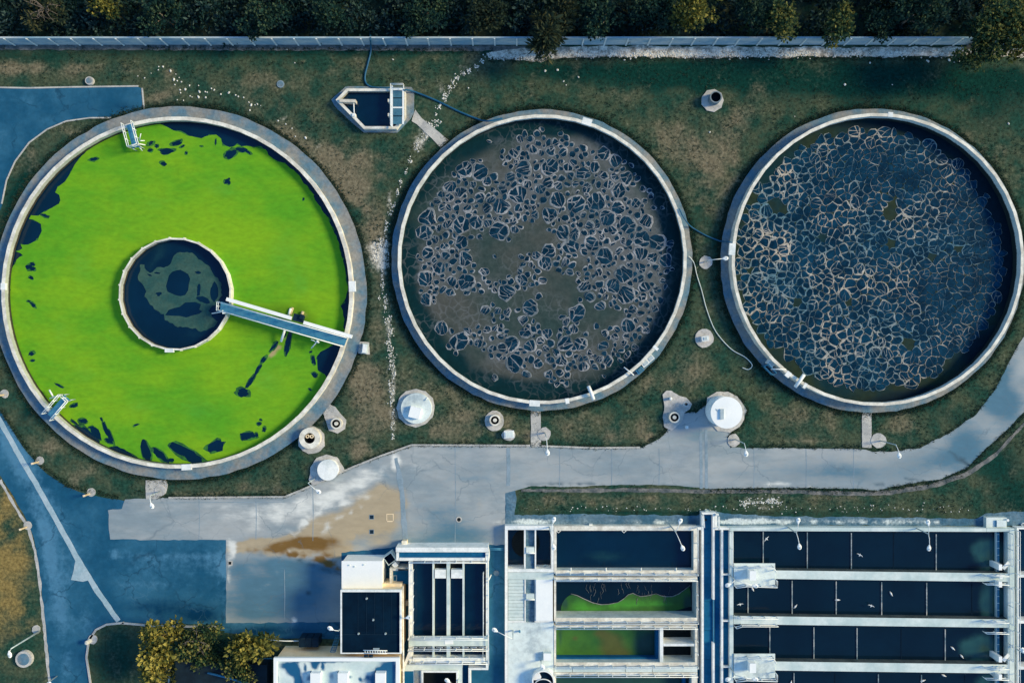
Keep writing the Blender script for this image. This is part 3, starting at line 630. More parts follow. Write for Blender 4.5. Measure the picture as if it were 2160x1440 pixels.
tag(ob, 'bright green algae mat with dark openings floating in the largest round tank', 'algae', None, 'stuff')
# thin dark fringe that shows under the ragged edge of the mat
olt = jag(PP(alg, .05), .35, .30, 41, 1.9)
olt = [c1.to_2d() + (p - c1.to_2d()) * min(1, (r1 - .05) / max((p - c1.to_2d()).length, 1e-6)) for p in olt]
hpt = [PP(blob_poly(x, y, rx * .98, ry * .98, a, 1.7 * i + .9, .42), .05) for i, (x, y, rx, ry, a) in enumerate(HO) if rx > 1.5 and ry > 1.5]
tag(cdt_sheet([olt], hpt + [circ(cb, rb - .1, 48)], .07, None, 'algae', M['algae_thin']), 'thin dark green fringe of algae along the ragged edges of the bright mat', 'algae', None, 'stuff')
# dull scum inside the drum
sc_o = [(297, 556), (303, 559), (308, 570), (316, 574), (332, 566), (346, 562), (356, 563), (360, 553), (366, 540), (374, 534), (390, 535), (405, 533), (420, 545), (440, 560), (452, 578), (462, 592), (470, 602), (466, 622), (462, 640), (448, 645), (441, 655), (447, 668), (460, 678), (450, 690), (430, 700), (412, 694), (396, 690), (375, 690), (358, 680),
        (345, 664), (330, 656), (318, 641), (308, 630), (305, 610), (298, 597), (290, 588)]
sc_h = [PP(blob_poly(*h), .05) for h in [(376, 596, 24, 29, 10, 3.1, .15), (392, 655, 40, 13, -5, 4.1, .35), (452, 616, 8, 20, 0, 5.2), (429, 632, 13, 7, 20, 6.1), (419, 613, 5, 14, 0, 7.7), (332, 576, 6, 2, 10, 8.2), (335, 620, 6, 4, 0, 9.1), (418, 575, 6, 3, 0, 1.1), (423, 552, 3, 9, 0, 2.7), (316, 580, 5, 2, 20, 3.9)]]
sc_poly = jag(PP(sc_o, .05), .25, .22, 31, 2.0)
sc_h = [h for h in sc_h if all(inside(p, sc_poly) for p in h)]
tag(cdt_sheet([sc_poly], sc_h, .075, None, 'algae', M['algae_dull']), 'dull green scum drifting inside the round drum of the algae tank', 'algae', None, 'stuff')

# ---- foam cells: a weighted Voronoi packing, every cell a dark film with a pale raised rim
def clip(poly, nx_, ny_, d):
    out = []
    n = len(poly)
    for i in range(n):
        a, b_ = poly[i], poly[(i + 1) % n]
        da = a[0] * nx_ + a[1] * ny_ - d; db = b_[0] * nx_ + b_[1] * ny_ - d
        if da <= 0: out.append(a)
        if (da < 0 < db) or (db < 0 < da):
            t = da / (da - db); out.append((a[0] + (b_[0] - a[0]) * t, a[1] + (b_[1] - a[1]) * t))
    return out
def pack(c, R, rmin, rmax, tries, rnd, big=2.2, lap=.92, two=None):
    cell = rmax * 2; grid = {}
    S = []
    for _ in range(tries):
        a = rnd.uniform(0, 2 * PI); q = R * math.sqrt(rnd.random())
        x, y = c.x + q * math.cos(a), c.y + q * math.sin(a)
        r = rmin + (rmax - rmin) * rnd.random() ** big
        if two and _ < two[0]: r = rnd.uniform(*two[1])
        k = (int(x // cell), int(y // cell)); ok = True
        for i in (-1, 0, 1):
            for j in (-1, 0, 1):
                for s in grid.get((k[0] + i, k[1] + j), ()):
                    if math.hypot(s[0] - x, s[1] - y) < (s[2] + r) * lap: ok = False; break
                if not ok: break
            if not ok: break
        if ok: S.append((x, y, r)); grid.setdefault(k, []).append((x, y, r))
    return S
def foam(c, R, sites, keep, rim_w, rnd, z, spokes, shrink=1.0, maxr=1.25, sub=9.0, sm=2):
    b = MB()
    cs = 4.0; grid = {}
    for s in sites: grid.setdefault((int(s[0] // cs), int(s[1] // cs)), []).append(s)
    for s in sites:
        x, y, r = s
        kp = keep(x, y, r)
        if not kp: continue
        poly = [(r * maxr * math.cos(2 * PI * k / 12), r * maxr * math.sin(2 * PI * k / 12)) for k in range(12)]
        k = (int(x // cs), int(y // cs))
        for i in (-1, 0, 1):
            for j in (-1, 0, 1):
                for o in grid.get((k[0] + i, k[1] + j), ()):
                    if o is s: continue
                    dx, dy = o[0] - x, o[1] - y; d = math.hypot(dx, dy)
                    if d < (r + o[2]) * 2:
                        poly = clip(poly, dx / d, dy / d, (d * d + r * r - o[2] * o[2]) / (2 * d))
        if len(poly) < 3: continue
        poly = [Vector((px * (1 + .12 * fbm(x + px, y + py, .9, 4, 2)), py * (1 + .12 * fbm(x + px, y + py, .9, 8, 2)))) * shrink for px, py in poly]
        poly = smooth_poly(poly, sm)
        zz = z + rnd.uniform(0, .004)
        n = len(poly)
        w0 = rim_w(x, y, r)
        ph = rnd.uniform(0, 6.28)
        inn = []
        for i, p in enumerate(poly):
            t = math.atan2(p.y, p.x)
            w = w0 * (.30 + 1.2 * (.5 + .5 * math.sin(t + ph)) ** 1.6) * (1 + .8 * fbm(x + p.x * 2, y + p.y * 2, 1.3, 3, 2))
            L = p.length
            inn.append(p * max(.25, (L - w) / L))
        # rim: raised ring; film: dark membrane a little lower
        vs = [(x + p.x, y + p.y, zz) for p in poly] + [(x + (p.x + q.x) / 2, y + (p.y + q.y) / 2, zz + .03) for p, q in zip(poly, inn)] + [(x + q.x, y + q.y, zz + .012) for q in inn]
        fs = []
        for i in range(n):
            j = (i + 1) % n
            fs += [[i, j, n + j, n + i], [n + i, n + j, 2 * n + j, 2 * n + i]]
        b.add(vs, fs, 0)
        b.add([(x + q.x, y + q.y, zz + .012) for q in inn], [list(range(n))], 1)
        ns = spokes(r, rnd)
        if r > sub:
            k_ = 2 + int(r * rnd.uniform(1.5, 4.6)); pts = []; a_ = rnd.uniform(0, 6.28)
            for q_ in range(k_):
                u_ = r * (-.75 + 1.5 * (q_ + rnd.uniform(.2, .8)) / k_); v_ = rnd.uniform(-.35, .35) * r
                pts.append((u_ * math.cos(a_) - v_ * math.sin(a_), u_ * math.sin(a_) + v_ * math.cos(a_)))
            for p_ in pts:
                cp = [(v.x, v.y) for v in inn]
                for o_ in pts:
                    if o_ is p_: continue
                    dx, dy = o_[0] - p_[0], o_[1] - p_[1]; d = math.hypot(dx, dy)
                    cp = clip(cp, dx / d, dy / d, dx / d * (p_[0] + o_[0]) / 2 + dy / d * (p_[1] + o_[1]) / 2)
                if len(cp) < 3 or len(pts) < 2: continue
                cp = smooth_poly(cp, 1); m_ = len(cp); ce = sum(cp, Vector((0, 0))) / m_; ph2 = rnd.uniform(0, 6.28); z2 = zz + .016
                ii_ = []
                for v in cp:
                    L = max((v - ce).length, 1e-4); ww = w0 * .62 * (.12 + 1.0 * (.5 + .5 * math.sin(math.atan2((v - ce).y, (v - ce).x) + ph2)) ** 1.5)
                    ii_.append(ce + (v - ce) * max(.2, (L - ww) / L))
                b.add([(x + v.x, y + v.y, z2) for v in cp] + [(x + v.x, y + v.y, z2 + .01) for v in ii_], [[i, (i + 1) % m_, m_ + (i + 1) % m_, m_ + i] for i in range(m_)], 0)
                b.add([(x + v.x, y + v.y, z2 + .01) for v in ii_], [list(range(m_))], 1)
            ns = min(ns, 1)
        for _ in range(ns):
            i = rnd.randrange(n); j = (i + rnd.randint(n // 4, n // 2 + n // 5)) % n
            p, q = inn[i], inn[j]
            f0, f1 = (0, 1) if rnd.random() < .5 else (0, rnd.uniform(.35, .8))
            A = p + (q - p) * f0; B = p + (q - p) * f1
            d = (B - A)
            if d.length < .15: continue
            nr = Vector((-d.y, d.x)).normalized()
            bend = nr * rnd.uniform(-.15, .15) * d.length; mid = (A + B) / 2 + bend
            h0, h1, h2 = w0 * .35, w0 * .22, w0 * .10
            zs = zz + .03
            b.add([(x + v.x, y + v.y, zs) for v in (A - nr * h0, mid - nr * h1, B - nr * h2, B + nr * h2, mid + nr * h1, A + nr * h0)], [[0, 1, 4, 5], [1, 2, 3, 4]], 0)
    for i, (vx, vy, vz) in enumerate(b.v):
        b.v[i] = (vx + .26 * fbm(vx, vy, .75, 21, 3), vy + .26 * fbm(vx, vy, .75, 33, 3), vz)
    return b
rnd = random.Random(5)
def keep2(x, y, r):
    q = math.hypot(x - c2.x, y - c2.y)
    if q > r2 - .7 - r: return False
    return D2(x, y) * .95 + .85 * fbm(x, y, .33, 6, 3) + .5 * fbm(x, y, .9, 2, 2) > (.08 if r > .45 else .18)
S2 = pack(c2, r2 - .6, .24, .52, 36000, rnd, 1.2, .94, (340, (.42, .95)))
b = foam(c2, r2, S2, keep2, lambda x, y, r: .08 + .05 * r, rnd, .056, lambda r, q: 0 if r < .3 else q.randint(0, 2), 1.0, 1.10, .40)
o = b.build('foam', [M['foam_rim'], M['foam_film']], None, (c2.x, c2.y, 0))
tag(o, 'clusters of dark foam bubbles with pale rims on the brown tank', 'foam', None, 'stuff')
O3 = blobs([(1830, 560, 22, 10, 20, 1.2), (1880, 450, 10, 30, 0, 1.0), (1880, 510, 26, 10, 0, .9), (1640, 430, 30, 16, 20, 1.0), (1790, 640, 20, 20, 40, 1.0), (1735, 500, 14, 8, 0, .8), (1680, 640, 18, 8, 0, .7), (1960, 545, 50, 8, 10, .8), (2020, 525, 16, 26, -20, .9), (1920, 730, 16, 12, 0, .7), (1650, 760, 30, 16, 40, 1.3), (1770, 690, 12, 40, 0, .6), (1990, 600, 30, 8, 0, .6), (1700, 790, 20, 10, 0, .9), (1860, 790, 20, 10, 0, .7), (1580, 560, 6, 30, 0, .6)], .6, .6)
def keep3(x, y, r):
    q = math.hypot(x - c3.x, y - c3.y)
    ang = math.atan2(y - c3.y, x - c3.x)
    lim = 14.6 - .5 * max(0, math.cos(ang - .35)) - .8 * max(0, math.cos(ang + PI / 2)) - .5 * max(0, math.cos(ang - PI / 2)) - .5 * abs(fbm(x, y, .4, 3))
    if q > lim: return False
    return O3(x, y) + .55 * fbm(x, y, .5, 12, 3) < .74
S3 = pack(c3, r3 - .3, .27, .45, 44000, rnd, 1.0, .86, (330, (.44, .70)))
b = foam(c3, r3, S3, keep3, lambda x, y, r: (.054 + .046 * r) * max(.35, 1.0 + 1.1 * fbm(x, y, .16, 14, 2)) * (1.0 if x < c3.x + 2 else max(.35, 1 - (x - c3.x - 2) / 15)), rnd, .056, lambda r, q: 0 if r < .42 else q.randint(0, 2), 1.0, 1.75, .52, 1)  # rims thin out rightward to imitate the wall's shade
o = b.build('foam', [M['foam_rim_warm'], M['foam_film_blue']], None, (c3.x, c3.y, 0))
tag(o, 'tightly packed blue foam cells with thin pale edges filling the third round tank', 'foam', None, 'stuff')

# ------------------------------------------------------------------ bridge and platforms of the algae tank
br = thing('scraper_bridge', 'white railed rotating bridge reaching from drum to rim over the green algae', 'bridge', P(600, 675, 1.0))
z = 1.55
MB().prism(PP([(466, 636), (733, 711), (726, 729), (464, 654)], z), z - .14, z).build('deck', M['deck_blue'], br)
q = [P(466, 655, z), P(600, 694, z), P(725, 730, z)]
b = MB(); b.rail(q, .95, 1.5, .045); b.build('railing', M['steel_white'], br)
b = MB(); b.rail([P(464, 637, z), P(600, 675, z), P(733, 712, z)], .95, 1.5, .04); b.build('railing', M['steel_white'], br)
b = MB(); b.rail([P(464, 637, z), P(463, 655, z)], .95, .5, .04); b.build('railing', M['steel_white'], br)
MB().beam(P(477, 630.5, 1.9), P(614, 671, 1.9), .36, 1.55, 1.9).build('pipe_cover', M['white_bright'], br)
MB().beam(P(640, 680, 1.9), P(742, 710, 1.9), .36, 1.55, 1.9).build('pipe_cover', M['white_bright'], br)
b = MB(); b.obox(P(629, 671, 1.7).to_2d(), 1.1, .75, 1.25, 1.7, -.27); b.obox(P(636, 668, 2).to_2d(), .4, .5, 1.7, 1.95, -.27); b.build('drive_motor', M['dark_plastic'], br)
for a, c_ in (((601, 695), (593, 720)), ((613, 651), (608, 668))):
    MB().tube([P(*a, 1.2), P(*c_, .7)], .13, 8).build('skimmer_arm', M['steel_white'], br)
b = MB(); b.tube([P(656, 716, 1.4), P(668, 721, 1.3), P(657, 734, .8)], .07, 6); b.tube([P(668, 719, 1.5), P(672, 722, 1.2)], .12, 6); b.build('scum_scoop', M['steel_white'], br)
b = MB(); b.tube([P(470, 655, 1.6), P(465, 658, 1.3), P(447, 661, .8)], .06, 6); b.obox(P(471, 658, 1.5).to_2d(), .25, .35, 1.1, 1.5, .2); b.build('scum_scoop', M['steel_white'], br)
for x, y in ((615, 655), (637, 663)):
    MB().tube([P(x + 2, y - 6, .25), P(x, y, .32), P(x - 3, y + 8, .3)], .16, 8).build('float', M['wood'], br)

def platform(a, b_, w, label, zz):
    A, B = P(*a, zz), P(*b_, zz)
    t = thing('access_platform', label, 'platform', Vector((A.x, A.y, 0)))
    MB().beam(A, B, w * .72, zz - .1, zz).build('deck', M['deck_blue'], t)
    d = (B - A); d.z = 0; d.normalize(); n = Vector((-d.y, d.x, 0)) * w / 2
    for s in (1, -1):
        MB().rail([A + n * s, B + n * s], 1.0, .85, .045).build('railing', M['steel_white'], t)
    MB().rail([B + n, B - n], 1.0, .6, .045).build('railing', M['steel_white'], t)
    for s in (1, -1):
        p = B + n * s * .8; MB().tube([p + Vector((0, 0, -.1)), Vector((p.x, p.y, 0))], .06).build('leg', M['metal'], t)
    return t, A, B, n
t, A, B, n = platform((274, 262), (287, 311), 1.02, 'white railed platform at the upper rim of the algae tank, longer of two', 1.15)
b = MB(); b.tube([P(296, 297, 1.2), P(305, 297, .7)], .06); b.tube([P(297, 282, 1.5), P(294, 297, .9)], .05); b.tube([P(290, 303, 1.0), P(306, 306, .3)], .07); b.tube([P(292, 308, 1), P(300, 318, .3)], .06); b.build('scum_arm', M['steel_white'], t)
t, A, B, n = platform((106, 878), (141, 838), 1.05, 'white railed platform at the lower left rim of the algae tank', 1.15)
b = MB(); b.tube([P(132, 832, 1.2), P(118, 836, 1.0), P(105, 840, .8)], .06); b.tube([P(104, 822, .9), P(112, 836, .8)], .09); b.build('scum_arm', M['steel_white'], t)

# fittings on the two other tanks
def swing_arm(pts, r, label, cat='pipe', name='scum_pipe', m='steel_white'):
    o = MB().tube([P(*p) for p in pts], r, 8).build(name, M[m]); tag(o, label, cat); return o
swing_arm([(1241, 814, 1.6), (1247, 828, 1.7), (1252, 842, 1.5)], .19, 'thick white pipe resting across the lower rim of the brown bubbly tank')
swing_arm([(1696, 790, 1.9), (1687, 803, 2.0), (1677, 816, 1.8)], .19, 'thick white pipe resting across the rim of the blue foam tank')
swing_arm([(1316, 774, 1.5), (1337, 791, 1.5)], .06, 'thin white rod laid across the rim of the brown bubbly tank', 'rod', 'rod')
swing_arm([(1627, 778, 1.8), (1658, 779, 1.8)], .06, 'thin white rod laid across the rim of the blue foam tank', 'rod', 'rod')
for i, (x, y, m, l) in enumerate([(1350, 781, 'deck_blue', 'blue pump box on the rim walkway of the brown bubbly tank'), (1361, 766, 'white', 'white box in the middle of three on the brown tank rim walkway'),
                                  (1372, 756, 'white', 'larger white box at the upper end of the row on the brown tank rim'), (1627, 766, 'white', 'small white box on the lower left rim of the blue foam tank')]):
    a = math.radians(38 if x < 1500 else -40)
    t = thing('pump_box', l, 'box', P(x, y, .14))
    c_ = P(x, y, .9)
    MB().obox(c_.to_2d(), .75, .55, .14, .85, a).build('casing', M[m], t)
    MB().obox(c_.to_2d() + Vector((.05, .03)), .5, .4, .85, .93, a).build('lid', M['metal' if i else 'grating'], t)
    MB().tube([c_ + Vector((-.3, -.25, -.3)), c_ + Vector((-.55, -.42, -.55))], .05).build('pipe', M['dark_plastic'], t)
fr = thing('railed_pit', 'dark open steel frame hung outside the blue foam tank rim', 'frame', P(1618, 775, 0))
MB().rail([P(1606, 772, .2), P(1616, 768, .2), P(1632, 786, .2), P(1624, 790, .2), P(1606, 772, .2)], 1.0, .8, .05).build('railing', M['deck_blue'], fr)
MB().prism(PP([(1608, 773), (1616, 770), (1630, 785), (1624, 788)], .22), .14, .22).build('base_plate', M['dark_plastic'], fr)

# ------------------------------------------------------------------ inlet chamber
ch = thing('inlet_chamber', 'boat shaped concrete chamber of dark water with railed gangway across it', 'chamber', P(785, 230))
ap = [(699, 211), (728, 184), (735, 182), (868, 184), (873, 192), (873, 238), (866, 252), (838, 280), (768, 279), (748, 264), (706, 224)]
MB().prism(jag(PP(ap, .12), .5, .06, 4), -.05, .12).build('walkway', M['walkway'], ch)
zt = .85
# corresponding vertices of the outer and inner wall loops
oo = [(708, 211), (731, 187), (855, 187), (855, 247), (836, 272), (767, 272)]
ii = [(716, 211), (734, 192.5), (849, 192.5), (849, 245), (833, 266.5), (770, 266.5)]
MB().loops(PP(oo, zt), PP(ii, zt), .1, zt, 0, 1).build('wall', [M['wall_top'], M['wall_wet_low']], ch)
b = MB(); b.beam(P(716, 212, 1.1), P(750, 213, 1.1), .3, .2, 1.1); b.build('baffle_wall', M['wall_top'], ch)
b = MB(); b.tube([P(746, 217, .9), P(747, 240, .9)], .06); b.obox(P(746, 242, 1.0).to_2d(), .3, .3, .15, 1.0); b.build('weir_gate', M['white'], ch)
for y in (212, 242): MB().obox(P(821, y, 1.1).to_2d(), .3, .3, .15, 1.1).build('pillar', M['wall_top'], ch)
b = MB()
for x0, y0, x1, y1 in ((829, 191, 848, 206), (829, 208, 848, 225), (829, 229, 848, 244), (829, 246, 848, 262)): b.prect(x0, y0, x1, y1, 1.16, 1.2)
b.build('grating', M['grating'], ch)
b = MB()
for x0, y0, x1, y1 in ((825, 181, 828.5, 268), (848.5, 187, 852, 262), (828.5, 186, 848.5, 190), (828.5, 225.5, 848.5, 228.5)): b.prect(x0, y0, x1, y1, 1.16, 1.24)
b.build('gangway_frame', M['steel_white'], ch)
MB().rail([P(826, 182, 1.2), P(826, 225, 1.2), P(826, 268, 1.2)], .9, 1.4, .035).build('railing', M['steel_white'], ch)
MB().rail([P(826, 182, 1.2), P(853, 182, 1.2), P(853, 190, 1.2)], .9, 1.4, .035).build('railing', M['steel_white'], ch)
tag(cdt_sheet([PP([(714, 211), (734, 191), (849, 191), (849, 246), (833, 268), (769, 268)], .22)], [], .22, 1, 'water', M['water']), kind='structure')

# ------------------------------------------------------------------ hoses
def hose(pts, r, m, label, name='hose'):
    # smooth Catmull-Rom through the points
    q = [P(*p) for p in pts]; out = []
    for i in range(len(q) - 1):
        p0, p1, p2, p3 = q[max(i - 1, 0)], q[i], q[i + 1], q[min(i + 2, len(q) - 1)]
        for k in range(8):
            t_ = k / 8
            out.append(.5 * ((2 * p1) + (p2 - p0) * t_ + (2 * p0 - 5 * p1 + 4 * p2 - p3) * t_ ** 2 + (3 * p1 - p0 - 3 * p2 + p3) * t_ ** 3))
    out.append(q[-1])
    o = MB().tube(out, r, 8).build(name, M[m]); tag(o, label, 'hose')
hose([(781, 60, .3), (781, 76, 1.2), (781.5, 81.5, 2.12), (781.5, 85, 2.1), (782, 97, .4), (782, 110, .1), (776, 135, .1), (770, 160, .1), (772, 175, .1), (782, 183, .15), (800, 185.5, .3), (824, 186, .45)], .095, 'hose_blue', 'blue hose dropping over the boundary wall to the boat shaped chamber')
hose([(852, 190, 1.3), (858, 190, 1.0), (875, 194, .25), (920, 212, .1), (970, 236, .1), (1010, 252, .15), (1022, 255, .9), (1034, 255, 1.32), (1060, 250, 1.28)], .095, 'hose_blue', 'blue hose crossing the grass from the boat shaped chamber to the brown tank')
hose([(1433, 440, 1.3), (1440, 455, 1.3), (1450, 470, .9), (1462, 481, .2), (1490, 497, .1), (1515, 507, .1), (1524, 509, .3), (1536, 510, 1.55), (1546, 512, 1.4)], .07, 'hose_blue', 'dark blue hose strung between the rims of the brown and blue tanks')
hose([(1453, 540, .3), (1464, 555, .12), (1470, 580, .1), (1480, 612, .1), (1490, 650, .1), (1505, 690, .1), (1522, 715, .1), (1545, 738, .1), (1570, 752, .1), (1584, 765, .1), (1586, 773, .1), (1578, 779, .1), (1566, 775, .1)], .045, 'hose_white', 'thin white hose snaking over grass between two round tanks, end curled')

# ------------------------------------------------------------------ pads, manholes, small round tanks
def pad_part(t, x, y, r, seed, n=14, z=.12, sq=1.0, m='conc_bed', poly=None):
    q = PP(poly, z) if poly else [P(x + r * (1 + .08 * fbm(k, seed, 1, seed)) * math.cos(2 * PI * k / n), y + r * sq * (1 + .08 * fbm(k, seed, 1.3, seed + 2)) * math.sin(2 * PI * k / n), z).to_2d() for k in range(n)]
    return MB().prism(jag(q, .3, .06, seed, 2), -.05, z).build('pad', M[m], t)
def manhole(x, y, r, label, pad, seed, two=False, zt=.75, poly=None, sq=1.0):
    t = thing('manhole', label, 'manhole', P(x, y, 0), 'ring manholes on concrete pads')
    pad_part(t, pad[0], pad[1], pad[2], seed, poly=poly, sq=sq)
    c = P(x, y, zt)
    ri = r * (.50 if two else .74) / PX
    b = MB(); b.ring(c, ri, r / PX, .1, zt, 28, 0, 0, 1); b.build('collar', [M['wall_top'], M['black']], t)
    MB().cyl(c, ri, .14, ri, .16, 24).build('shaft', M['black'], t)
    if two:
        for dx in (-4.5, 4.5):
            MB().ring(P(x + dx, y - 4, zt), .11, .2, .15, zt + .05, 14).build('pipe', M['cream'], t)
    else:
        MB().cyl(c, .22, .15, .2, zt + .02, 16).build('valve_cap', M['wall_top'], t)
manhole(709, 893, 11.5, 'small ring manhole on a tongue of concrete, closest to the algae tank rim', (706, 885, 20), 3, poly=[(680, 868), (694, 852), (706, 858), (718, 872), (730, 885), (728, 905), (712, 914), (694, 908), (690, 896)])
manhole(653, 924, 22, 'wide ring manhole with two capped pipes inside a dark shaft', (657, 928, 29), 4, two=True, zt=.9)
manhole(1044, 886, 11.5, 'small ring manhole on an oval pad under the brown tank', (1043, 887, 20), 5, sq=1.12)
manhole(1423, 880, 11.5, 'ring manhole on the three cornered pad with valves', (1425, 860, 28), 6, poly=[(1398, 832), (1406, 823), (1416, 824), (1432, 834), (1448, 838), (1460, 852), (1455, 862), (1444, 870), (1438, 890), (1416, 908), (1402, 900), (1398, 880), (1402, 858)])
t = thing('valve', 'dark valve with handwheel on the three cornered concrete pad', 'valve', P(1447, 852, .12))
MB().cyl(P(1447, 852), .13, .12, .1, .6, 12).build('stem', M['dark_plastic'], t)
b = MB(); b.ring(P(1447, 852, .66), .2, .27, .6, .66, 18); b.build('handwheel', M['metal'], t)
t = thing('valve', 'small white capped valve at the upper end of the three cornered pad', 'valve', P(1413, 840, .12))
MB().cyl(P(1413, 840), .16, .12, .13, .5, 12).build('stem', M['metal'], t)
MB().cyl(P(1413, 840), .17, .5, .1, .58, 12).build('cap', M['white'], t)
o = MB().cyl(P(1447, 900), .14, .03, .11, .45, 12).obox(P(1447, 900), .3, .3, .42, .52).build('marker_post', M['white']); tag(o, 'small white marker post on the concrete beside the white storage tank', 'post')

# white storage tank
def rtank(x, y, r, zt, label, padpoly, seed, hatch=True, m='white_bright', padz=.12):
    t = thing('storage_tank', label, 'tank', P(x, y, 0))
    if padpoly: pad_part(t, 0, 0, 0, seed, poly=padpoly, z=padz)
    c = P(x, y, zt)
    rr = r / PX * (H - zt) / H
    b = MB(); b.cyl(c, rr, .1, rr, zt - .12, 40, smooth=True); b.build('body', M['white'], t)
    b = MB(); b.cyl(c, rr + .05, zt - .12, rr + .05, zt - .05, 40); b.cyl(c, rr + .05, zt - .05, .02, zt, 40, top=False); b.build('roof', M[m], t)
    if hatch:
        MB().obox(P(x - 10, y + 3, zt + .1).to_2d(), .36, 1.05, zt - .02, zt + .16, 0).build('hatch', M['metal'], t)
        b = MB(); b.rail([P(x - 36, y - 12, 0), P(x - 33, y - 8, 0)], zt, .3, .03, False); b.build('ladder', M['metal'], t)
    return t
rtank(1533, 870, 32.5, 2.9, 'large white round storage tank with a grey hatch on its roof', [(1492, 838), (1512, 826), (1535, 826), (1556, 836), (1570, 858), (1570, 884), (1560, 900), (1540, 912), (1515, 908), (1498, 895), (1488, 870)], 7)
rtank(691, 991, 21, .9, 'low white round lid by the kerb below the algae tank', [(652, 1012), (655, 985), (668, 965), (688, 958), (710, 964), (722, 980), (727, 992), (705, 1004), (690, 1012), (660, 1024)], 8, False, 'white')
t = thing('covered_well', 'pale octagonal well slab with a tilted white hatch box on it', 'well', P(877, 861, 0))
pad_part(t, 877, 860, 41, 11, 12)
c = P(878, 861, .55); MB().cyl(c, 1.62, .1, 1.6, .55, 36).build('cover', M['slab_stained'], t)
MB().obox(P(875, 870, 1.1).to_2d(), 1.15, 1.15, .5, 1.1, math.radians(-14)).build('hatch', M['white_bright'], t)
b = MB(); b.tube([P(896, 844, .6), P(903, 838, .6)], .07); b.build('vent_pipe', M['white'], t)
t = thing('vent_shaft', 'open concrete pipe standing upright on an octagonal pad in dark grass', 'shaft', P(1505, 211, 0))
pad_part(t, 1503, 212, 24, 13, 9)
b = MB()
rr = 12.5 / PX
b.ring((P(1505, 211).x, P(1505, 211).y), rr - .12, rr, .1, 1.1, 28, 0, 0, 1); b.build('pipe', [M['walkway'], M['black']], t)
MB().cyl((P(1505, 211).x, P(1505, 211).y), rr - .12, .5, rr - .12, .52, 24).build('shaft', M['black'], t)
t = thing('junction_box', 'white box on a round pad between the brown and blue tanks', 'box', P(1486, 713, 0))
pad_part(t, 1486, 713, 20, 14)
MB().obox(P(1488, 714, .6).to_2d(), .75, .55, .1, .6, .15).build('casing', M['white'], t); MB().obox(P(1488, 714, .66).to_2d(), .35, .3, .6, .66, .15).build('lid', M['metal'], t)
t = thing('junction_box', 'grey box with pale lid on a spur of the algae tank walkway', 'box', P(767, 735, 0))
pad_part(t, 0, 0, 0, 15, poly=[(754, 720), (778, 722), (780, 748), (756, 745)])
MB().obox(P(769, 735, .6).to_2d(), .55, 1.0, .1, .6, -.12).build('casing', M['slab'], t); MB().obox(P(769, 735, .66).to_2d(), .42, .85, .6, .65, -.12).build('lid', M['white'], t)
t = thing('junction_box', 'white stubby box beside the small ring manhole under the brown tank', 'box', P(1074, 917, 0))
pad_part(t, 1073, 917, 15, 16, sq=.8)
MB().obox(P(1074, 916, .7).to_2d(), 1.05, .75, .1, .65, .05).build('casing', M['white'], t); MB().obox(P(1074, 916, .7).to_2d(), .8, .55, .65, .71, .05).build('lid', M['slab'], t)
def flat_lid(x, y, r, label, m='conc_bed', z=.1, ring=True, name='manhole_cover'):
    t = thing(name, label, 'cover', P(x, y, 0))
    MB().cyl(P(x, y), r / PX, -.02, r / PX * .96, z, 20).build('frame', M[m], t)
    MB().cyl(P(x, y), r / PX * .7, z, r / PX * .68, z + .025, 18).build('lid', M['walkway' if ring else m], t)
flat_lid(191, 172, 9, 'round concrete cover at the edge of the dark pad in the upper left lawn', z=.3)
flat_lid(592, 178, 8, 'round grey cover alone in the lawn left of the boat shaped chamber', 'joint')
flat_lid(54, 1387, 18, 'round weathered concrete cover in dry grass by the pole lamp', 'conc_bed', .4)
flat_lid(1047, 1208, 6, 'small round cover in the shaded alley beside the grit channels', 'walkway', .06)
for x, y, l in ((784, 1090, 'dark square drain grate on the pavement, upper of two'), (784, 1121, 'dark square drain grate on the pavement, lower of two')):
    t = thing('drain_grate', l, 'drain', P(x, y, .03)); MB().frame((x - 5, y - 5, x + 5, y + 5), (x - 4, y - 4, x + 4, y + 4), .02, .05).build('frame', M['joint'], t); MB().prect(x - 4, y - 4, x + 4, y + 4, .02, .04).build('grate', M['dark_plastic'], t)
t = thing('drain_grate', 'round dark drain hole with a pale collar on the concrete yard', 'drain', P(968, 1095, .03)); MB().ring(P(968, 1095), .2, .32, .02, .06, 18).build('frame', M['path'], t); MB().cyl(P(968, 1095), .2, .02, .2, .045, 16).build('grate', M['black'], t)
t = thing('drain_grate', 'small dark square drain at the corner of the brown stain', 'drain', P(485, 1187, .03)); MB().prect(482, 1184, 488, 1190, .02, .05).build('grate', M['black'], t); MB().frame((480, 1182, 490, 1192), (482, 1184, 488, 1190), .02, .045).build('frame', M['path'], t)
b = MB(); b.frame((815, 1083, 830, 1098), (816.5, 1084.5, 828.5, 1100), .02, .045); o = b.build('access_hatch', M['cream']); tag(o, 'yellowish square outline of a hatch in the stained pavement', 'hatch')
# oil drum spots: small boxes on the yard
t = thing('control_box', 'cream box standing at the top wall of the grit channels', 'box', P(854, 1147, 0))
MB().obox(P(853, 1146, .9).to_2d(), .5, .52, 0, .85, .05).build('casing', M['cream'], t); MB().obox(P(853, 1146, .9).to_2d(), .56, .58, .85, .9, .05).build('lid', M['wall_top'], t)
t = thing('skip', 'square dark open skip standing turned corner on beside the white hut', 'skip', P(824, 1181, 0))
c = P(822, 1178, 1.3); a = math.radians(-55)
def sq(s): return [(c.x + s * math.cos(a + PI / 4 + k * PI / 2), c.y + s * math.sin(a + PI / 4 + k * PI / 2)) for k in range(4)]
MB().loops(sq(.72), sq(.60), 0, 1.3, 0, 1).build('body', [M['slab'], M['dark_plastic']], t); MB().prism(sq(.60), .9, .95).build('contents', M['roof_dark'], t)

